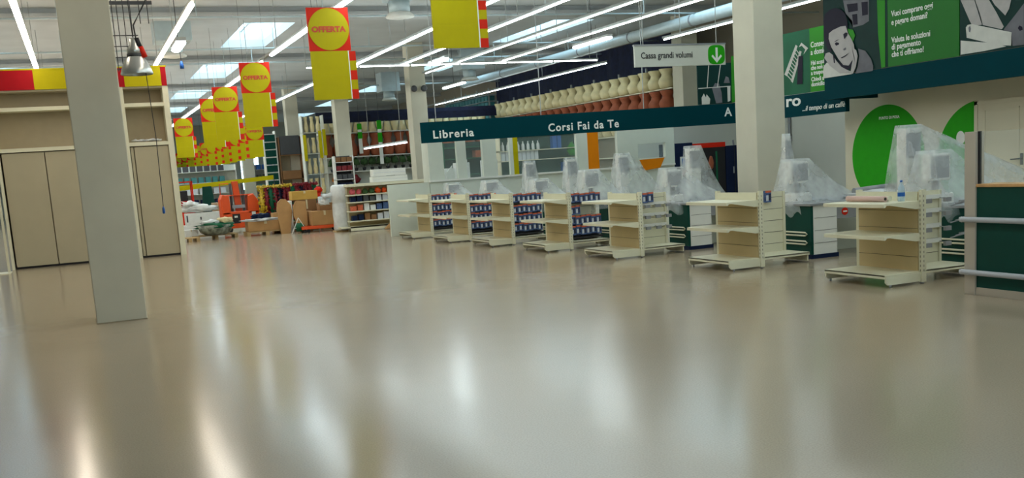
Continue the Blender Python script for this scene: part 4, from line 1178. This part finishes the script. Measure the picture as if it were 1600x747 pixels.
def carton(x, y, z, w, d_, h, m_, label, rot=0, cat='box'):
    t = thing('cardboard_box', label, cat, (x, y, z), rot)
    MB().box(0, w, 0, d_, 0, h).build('carton', m_, t, bevel=.008)
    MB().box(w * .46, w * .54, -.003, d_, h - .002, h + .002).box(w * .46, w * .54, -.003, 0, h * .7, h).build('tape', 'tape', t)
    return t
def pallet(x, y, w, d_, label, m_='wood'):
    t = thing('pallet', label, 'pallet', (x, y, 0))
    for k in range(5): MB().box(0, w, d_ * k / 5, d_ * k / 5 + d_ * .14, .10, .125).build('deck_board', m_, t)
    for k in range(3): MB().box((w - .1) * k / 2, (w - .1) * k / 2 + .1, 0, d_, 0, .10).build('block', m_, t)
    return t
# orange pallet truck with boxes
t = thing('pallet_truck', 'orange-red hand pallet truck with long forks under brown boxes', 'pallet truck', (5.95, 30.6, 0))
MB().box(0, 1.05, 0, .17, .10, .19).build('fork', 'orange', t); MB().box(0, 1.05, .4, .57, .10, .19).build('fork', 'orange', t)
MB().box(.95, 1.15, .05, .52, .10, .30).build('chassis', 'orange', t)
for x in (.1, .2, 1.05):
    for y in (.04, .44):
        o = MB().tube([(x, y, .05), (x, y + .09, .05)], .05, 12).build('wheel', 'black', t)
MB().tube([(1.08, .28, .3), (1.2, .28, .95)], .02, 8).tube([(1.2, .16, .95), (1.2, .4, .95)], .02, 8).build('tiller', 'black', t)
carton(6.28, 30.62, .195, .78, .5, .42, 'cardboard', 'large brown box lying on the orange pallet truck')
carton(6.55, 30.72, .62, .40, .4, .22, 'cardboard2', 'smaller brown box on top of the large one on the orange truck')
carton(5.98, 31.7, 0, .5, .5, .30, 'cardboard2', 'brown box on the floor under the stacked boxes')
carton(6.0, 31.2, .32, .42, .35, .30, 'cardboard', 'light brown square box just left of the orange pallet truck')
tag(MB().box(6.0, 6.40, 31.25, 31.55, 0, .32).build('box_support', 'wood', bevel=.005), 'wooden block under the light brown square box', 'block')
carton(6.15, 32.1, 0, .62, .5, .95, 'cardboard2', 'tall dark brown box standing behind the pallet truck')
carton(6.02, 32.1, .955, .80, .5, .27, 'cardboard3', 'long yellow-brown box lying on the tall dark brown box')
tag(MB().lathe([(.17, .55), (.2, .6), (.2, 1.0), (.17, 1.02)], 6.95, 31.8, 14).box(6.8, 7.1, 31.65, 31.95, 0, .56, 1).build('plastic_tub', ['duct', 'cardboard2'], bevel=.01), 'grey plastic tub on a box beside the wrapped stack', 'tub')
tag(MB().blob(6.88, 32.2, 1.22, .11, .1, .10, 9, .25, 3).box(6.82, 6.94, 32.15, 32.25, 0, 1.15).build('red_bundle', 'red'), 'bright red bundle above the tub, right of the tinsel', 'bundle')
# two tall cut-out card blanks
for i, (x, w, lb) in enumerate(((5.38, .46, 'tall round-topped brown card display, left one of the pair'), (5.84, .38, 'tall brown card display tilted beside the white easel, right one of the pair'))):
    pts = [(x + .12 * w, 31.2, 0), (x + .72 * w, 31.2, 0)] if i == 0 else [(x + .35 * w, 31.0, .08), (x + 1.0 * w, 31.0, .08)]
    top = [(x + w, 31.3, .62), (x + .95 * w, 31.32, .85), (x + .65 * w, 31.33, 1.02), (x + .35 * w, 31.33, 1.04), (x + .08 * w, 31.32, .92), (x, 31.3, .7)] if i == 0 else [(x + 1.0 * w, 31.1, .92), (x + .3 * w, 31.12, .96), (x, 31.1, .8), (x, 31.1, .5)]
    tag(MB().prism(pts + top, (0, .09, 0)).build('card_display', 'cardboard', bevel=.006), lb, 'cardboard display')
t = thing('folding_easel', 'small white A-frame stand between the two card displays', 'stand', (5.80, 30.7, 0))
MB().tube([(-.14, 0, 0), (.1, .1, .46)], .012, 6).build('leg', 'white', t); MB().tube([(.34, 0, 0), (.1, .1, .46)], .012, 6).build('leg', 'white', t)
MB().tube([(-.06, .04, .16), (.26, .04, .16)], .01, 6).build('crossbar', 'white', t)
MB().blob(.12, .12, .16, .16, .1, .14, 3, .3, 2).build('bag', 'postermid', t)
# wide flat box with a white cover on a pallet
pallet(4.45, 31.35, 1.2, .8, 'wooden pallet under the wide taped box')
t = carton(4.50, 31.4, .13, 1.05, .6, .30, 'cardboard', 'wide low taped box with a white cover, in front of the card displays')
MB().blob(.5, .3, .33, .62, .36, .05, 7, .25, 3).build('white_cover', 'wrap', t)
tag(MB().blob(4.95, 31.75, .56, .28, .16, .08, 8, .35, 3).build('blue_bag', 'navy'), 'dark blue bag lying on the wide taped box', 'bag')
carton(5.35, 31.9, .0, .34, .4, .62, 'cardboard', 'brown box left of the card displays')
tag(MB().box(5.62, 5.98, 32.0, 32.4, 0, .95).box(5.60, 5.75, 31.98, 32.0, .2, .9, 1).build('white_carton', ['white', 'packblue'], bevel=.02), 'white upright carton between the brown box and card displays', 'carton')
# round bowl of bagged goods
pallet(2.95, 31.5, 1.25, .8, 'wooden pallet under the round heap of bags')
t = thing('heaped_tray', 'round tray heaped with bagged goods under pale film on a pallet', 'tray of goods', (3.58, 31.6, .13))
MB().lathe([(.30, 0), (.44, .08), (.54, .30), (.52, .30), (.42, .1), (.28, .02)], n=24).build('tray', 'goodsmix', t)
MB().blob(0, 0, .26, .48, .44, .12, 5, .3, 3).build('bagged_goods', 'postermid', t)
MB().blob(-.12, 0, .37, .26, .2, .07, 6, .3, 3).build('pale_film', 'wrap', t)
MB().blob(.28, 0, .40, .24, .18, .09, 8, .3, 3).build('cream_bag', 'creampot', t)
# big white cartons with wrapping on top
pallet(2.5, 31.0, .55, .6, 'pallet at the foot of the cabinet wall, left of the heaped tray')
for i, (x, y, z, w, h, lb) in enumerate(((2.86, 32.6, .42, 1.0, .36, 'large white carton with a dark mark behind the heaped tray'), (2.75, 32.6, .0, 1.2, .42, 'low pale base carton under the large white carton'))):
    m = MB().box(0, w, 0, .5, 0, h)
    if i == 0: m.box(w * .42, w * .46, -.004, 0, .15, .24, 1).box(.02, .06, -.004, 0, .1, .3, 1)
    tag(m.build('white_carton', ['bottlew', 'dkgrey'], None, (x, y, z), bevel=.012), lb, 'carton')
tag(MB().blob(3.3, 32.9, .90, .48, .26, .13, 12, .3, 3).blob(3.05, 32.9, 1.04, .24, .2, .11, 13, .3, 3).build('white_bundles', 'bottlew'), 'heap of white wrapped bundles on the large white carton', 'bundle')
carton(2.7, 31.7, .13, .38, .3, .2, 'bottlew', 'small pale box on the floor pallet at the cabinet edge')
# orange lift
t = thing('scissor_lift', 'orange lifting machine with a tall orange mast behind the stock piles', 'lift machine', (4.12, 34.0, 0))
MB().box(0, 1.16, 0, .8, .16, .70).build('chassis', 'orange', t, bevel=.03)
MB().prism([(0, 0, .6), (.28, 0, .6), (.26, 0, 1.2), (.05, 0, 1.26), (-.02, 0, 1.1)], (0, .7, 0)).build('left_cowl', 'orange', t, bevel=.03)
MB().prism([(.80, 0, .6), (1.20, 0, .6), (1.18, 0, 1.0), (1.02, 0, 1.24), (.84, 0, 1.18)], (0, .7, 0)).build('right_cowl', 'orange', t, bevel=.03)
MB().prism([(.46, .2, .6), (.68, .2, .6), (.60, .2, 1.66), (.40, .2, 1.66)], (0, .12, 0)).build('mast', 'orange', t, bevel=.01)
MB().box(.33, .38, .15, .4, .6, 1.6).box(.70, .76, .15, .4, .6, 1.6).build('mast_rail', 'dkgrey', t)
MB().box(.34, .74, .08, .16, .80, .90).build('control_box', 'grey', t)
MB().box(.30, .54, -.012, 0, .32, .62).build('battery_hatch', 'black', t)
MB().box(.36, .46, -.02, -.012, .5, .56).box(.92, 1.04, -.012, 0, .5, .66).build('data_plate', 'letter', t)
for x in (.15, 1.0):
    for y in (.02, .68):
        MB().tube([(x, y, .13), (x, y + .1, .13)], .13, 16).build('wheel', 'black', t)
MB().box(.1, 1.05, .1, .7, 1.2, 1.23).tube([(.08, .7, 1.2), (.08, .7, 1.6), (.36, .7, 1.6)], .018, 6).build('guard_rail', 'orange', t)
# tinsel garlands
t = thing('garland_stand', 'dark frame behind the cardboard boxes carrying tinsel garlands', 'stand', (5.2, 33.4, 0))
MB().box(0, 2.0, 0, .04, 1.30, 1.34).build('top_rail', 'dkgrey', t)
for x in (0, 1.96): MB().box(x, x + .04, 0, .04, 0, 1.3).build('post', 'dkgrey', t)
MB().box(.05, 1.95, .05, .07, .3, 1.3).build('back_cloth', 'pdark', t)
for k in range(13):
    cc = ['red2', 'red2', 'postermid', 'red2', 'pdark'][k % 5] if k else 'goldt'
    nm = {'red2': 'dark red', 'postermid': 'dark green', 'pdark': 'black', 'goldt': 'gold'}[cc]
    m = MB(); rnd = random.Random(k)
    L = .75 + .2 * rnd.random()
    for q in range(170):
        a = rnd.uniform(0, 2 * PI); z = 1.38 - L * q / 60; r_ = rnd.uniform(.09, .17)
        cx, cy = r_ * math.cos(a), r_ * math.sin(a)
        m.prism([(0, 0, z), (cx, cy, z - .02), (cx * .9, cy * .9, z + .025)], (.01, .008, .006))
    m.lathe([(.05, 1.38 - L), (.07, 1.3 - L * .5), (.06, 1.39)], n=8)
    tag(m.build('tinsel_garland', cc, None, (5.30 + .14 * k, 33.3, 0)), '%s tinsel garland, %s from the left behind the boxes' % (nm, ORD[k]), 'garland', '%s garlands behind the boxes' % nm)
for k in range(7):
    m = MB(); rnd = random.Random(50 + k)
    for q in range(40):
        a = rnd.uniform(0, 2 * PI); x = .26 * q / 40; r_ = rnd.uniform(.04, .07)
        m.prism([(x, 0, 0), (x + .02, r_ * math.cos(a), r_ * math.sin(a)), (x - .02, r_ * math.cos(a), r_ * math.sin(a))], (.008, .005, .004))
    m.tube([(0, 0, 0), (.28, 0, 0)], .03, 6)
    tag(m.build('tinsel_roll', 'goldt' if k < 4 else 'red2', None, (5.15 + .28 * k, 33.25, 1.42)), ('gold' if k < 4 else 'dark red') + ' tinsel roll on top of the garlands, %s from the left' % ORD[k], 'garland', ('gold' if k < 4 else 'dark red') + ' tinsel rolls on the garland bank')
# red machine at the cabinet edge
t = thing('red_frame_trolley', 'red metal frame trolley with crates just right of the cabinet wall', 'trolley', (2.9, 36.0, 0))
for x in (.0, .55):
    MB().box(x, x + .04, 0, .04, 0, 1.75).build('post', 'red', t)
    MB().box(x, x + .04, .5, .54, 0, 1.75).build('post', 'red', t)
MB().box(0, .6, 0, .54, 1.72, 1.76).box(0, .6, 0, .54, .9, .94).build('frame_shelf', 'red', t)
MB().box(.03, .52, .02, .5, .94, 1.12).build('crate', 'crimson', t)
MB().box(.05, .4, .05, .45, 1.12, 1.45).build('black_box', 'black', t)
MB().box(0, .6, 0, .54, .1, .9).build('lower_bin', 'red', t)
t = thing('dark_chair', 'dark green stacked chairs between the red trolley and the orange lift', 'chair', (3.75, 36.0, 0))
MB().box(0, .5, 0, .45, .4, .75).build('seat', 'green', t, bevel=.03)
MB().prism([(.02, .4, .7), (.48, .4, .7), (.40, .5, 1.55), (.10, .5, 1.55)], (0, .06, 0)).build('backrest', 'green', t)
for x, y in ((0, 0), (.45, 0), (0, .4), (.45, .4)): MB().box(x, x + .04, y, y + .04, 0, .4).build('leg', 'black', t)
carton(4.28 - .3, 35.3, 0, .34, .3, 1.0, 'cabinet', 'tall beige carton left of the orange lift')
# green exit sign far behind
t = thing('exit_sign', 'small green running-man style sign under the yellow signs at far left', 'sign', (4.45, 62, 2.05))
MB().box(0, .6, 0, .05, 0, .34).build('board', 'disc', t)
MB().box(.08, .28, -.004, 0, .07, .27).prism([(.34, -.004, .17), (.46, -.004, .27), (.46, -.004, .2), (.54, -.004, .2), (.54, -.004, .14), (.46, -.004, .14), (.46, -.004, .07)], (0, .003, 0)).build('white_pictogram', 'letter', t)
MB().box(.28, .29, .02, .03, .34, ZC - 2.04).build('hanging_wire', 'wire', t)
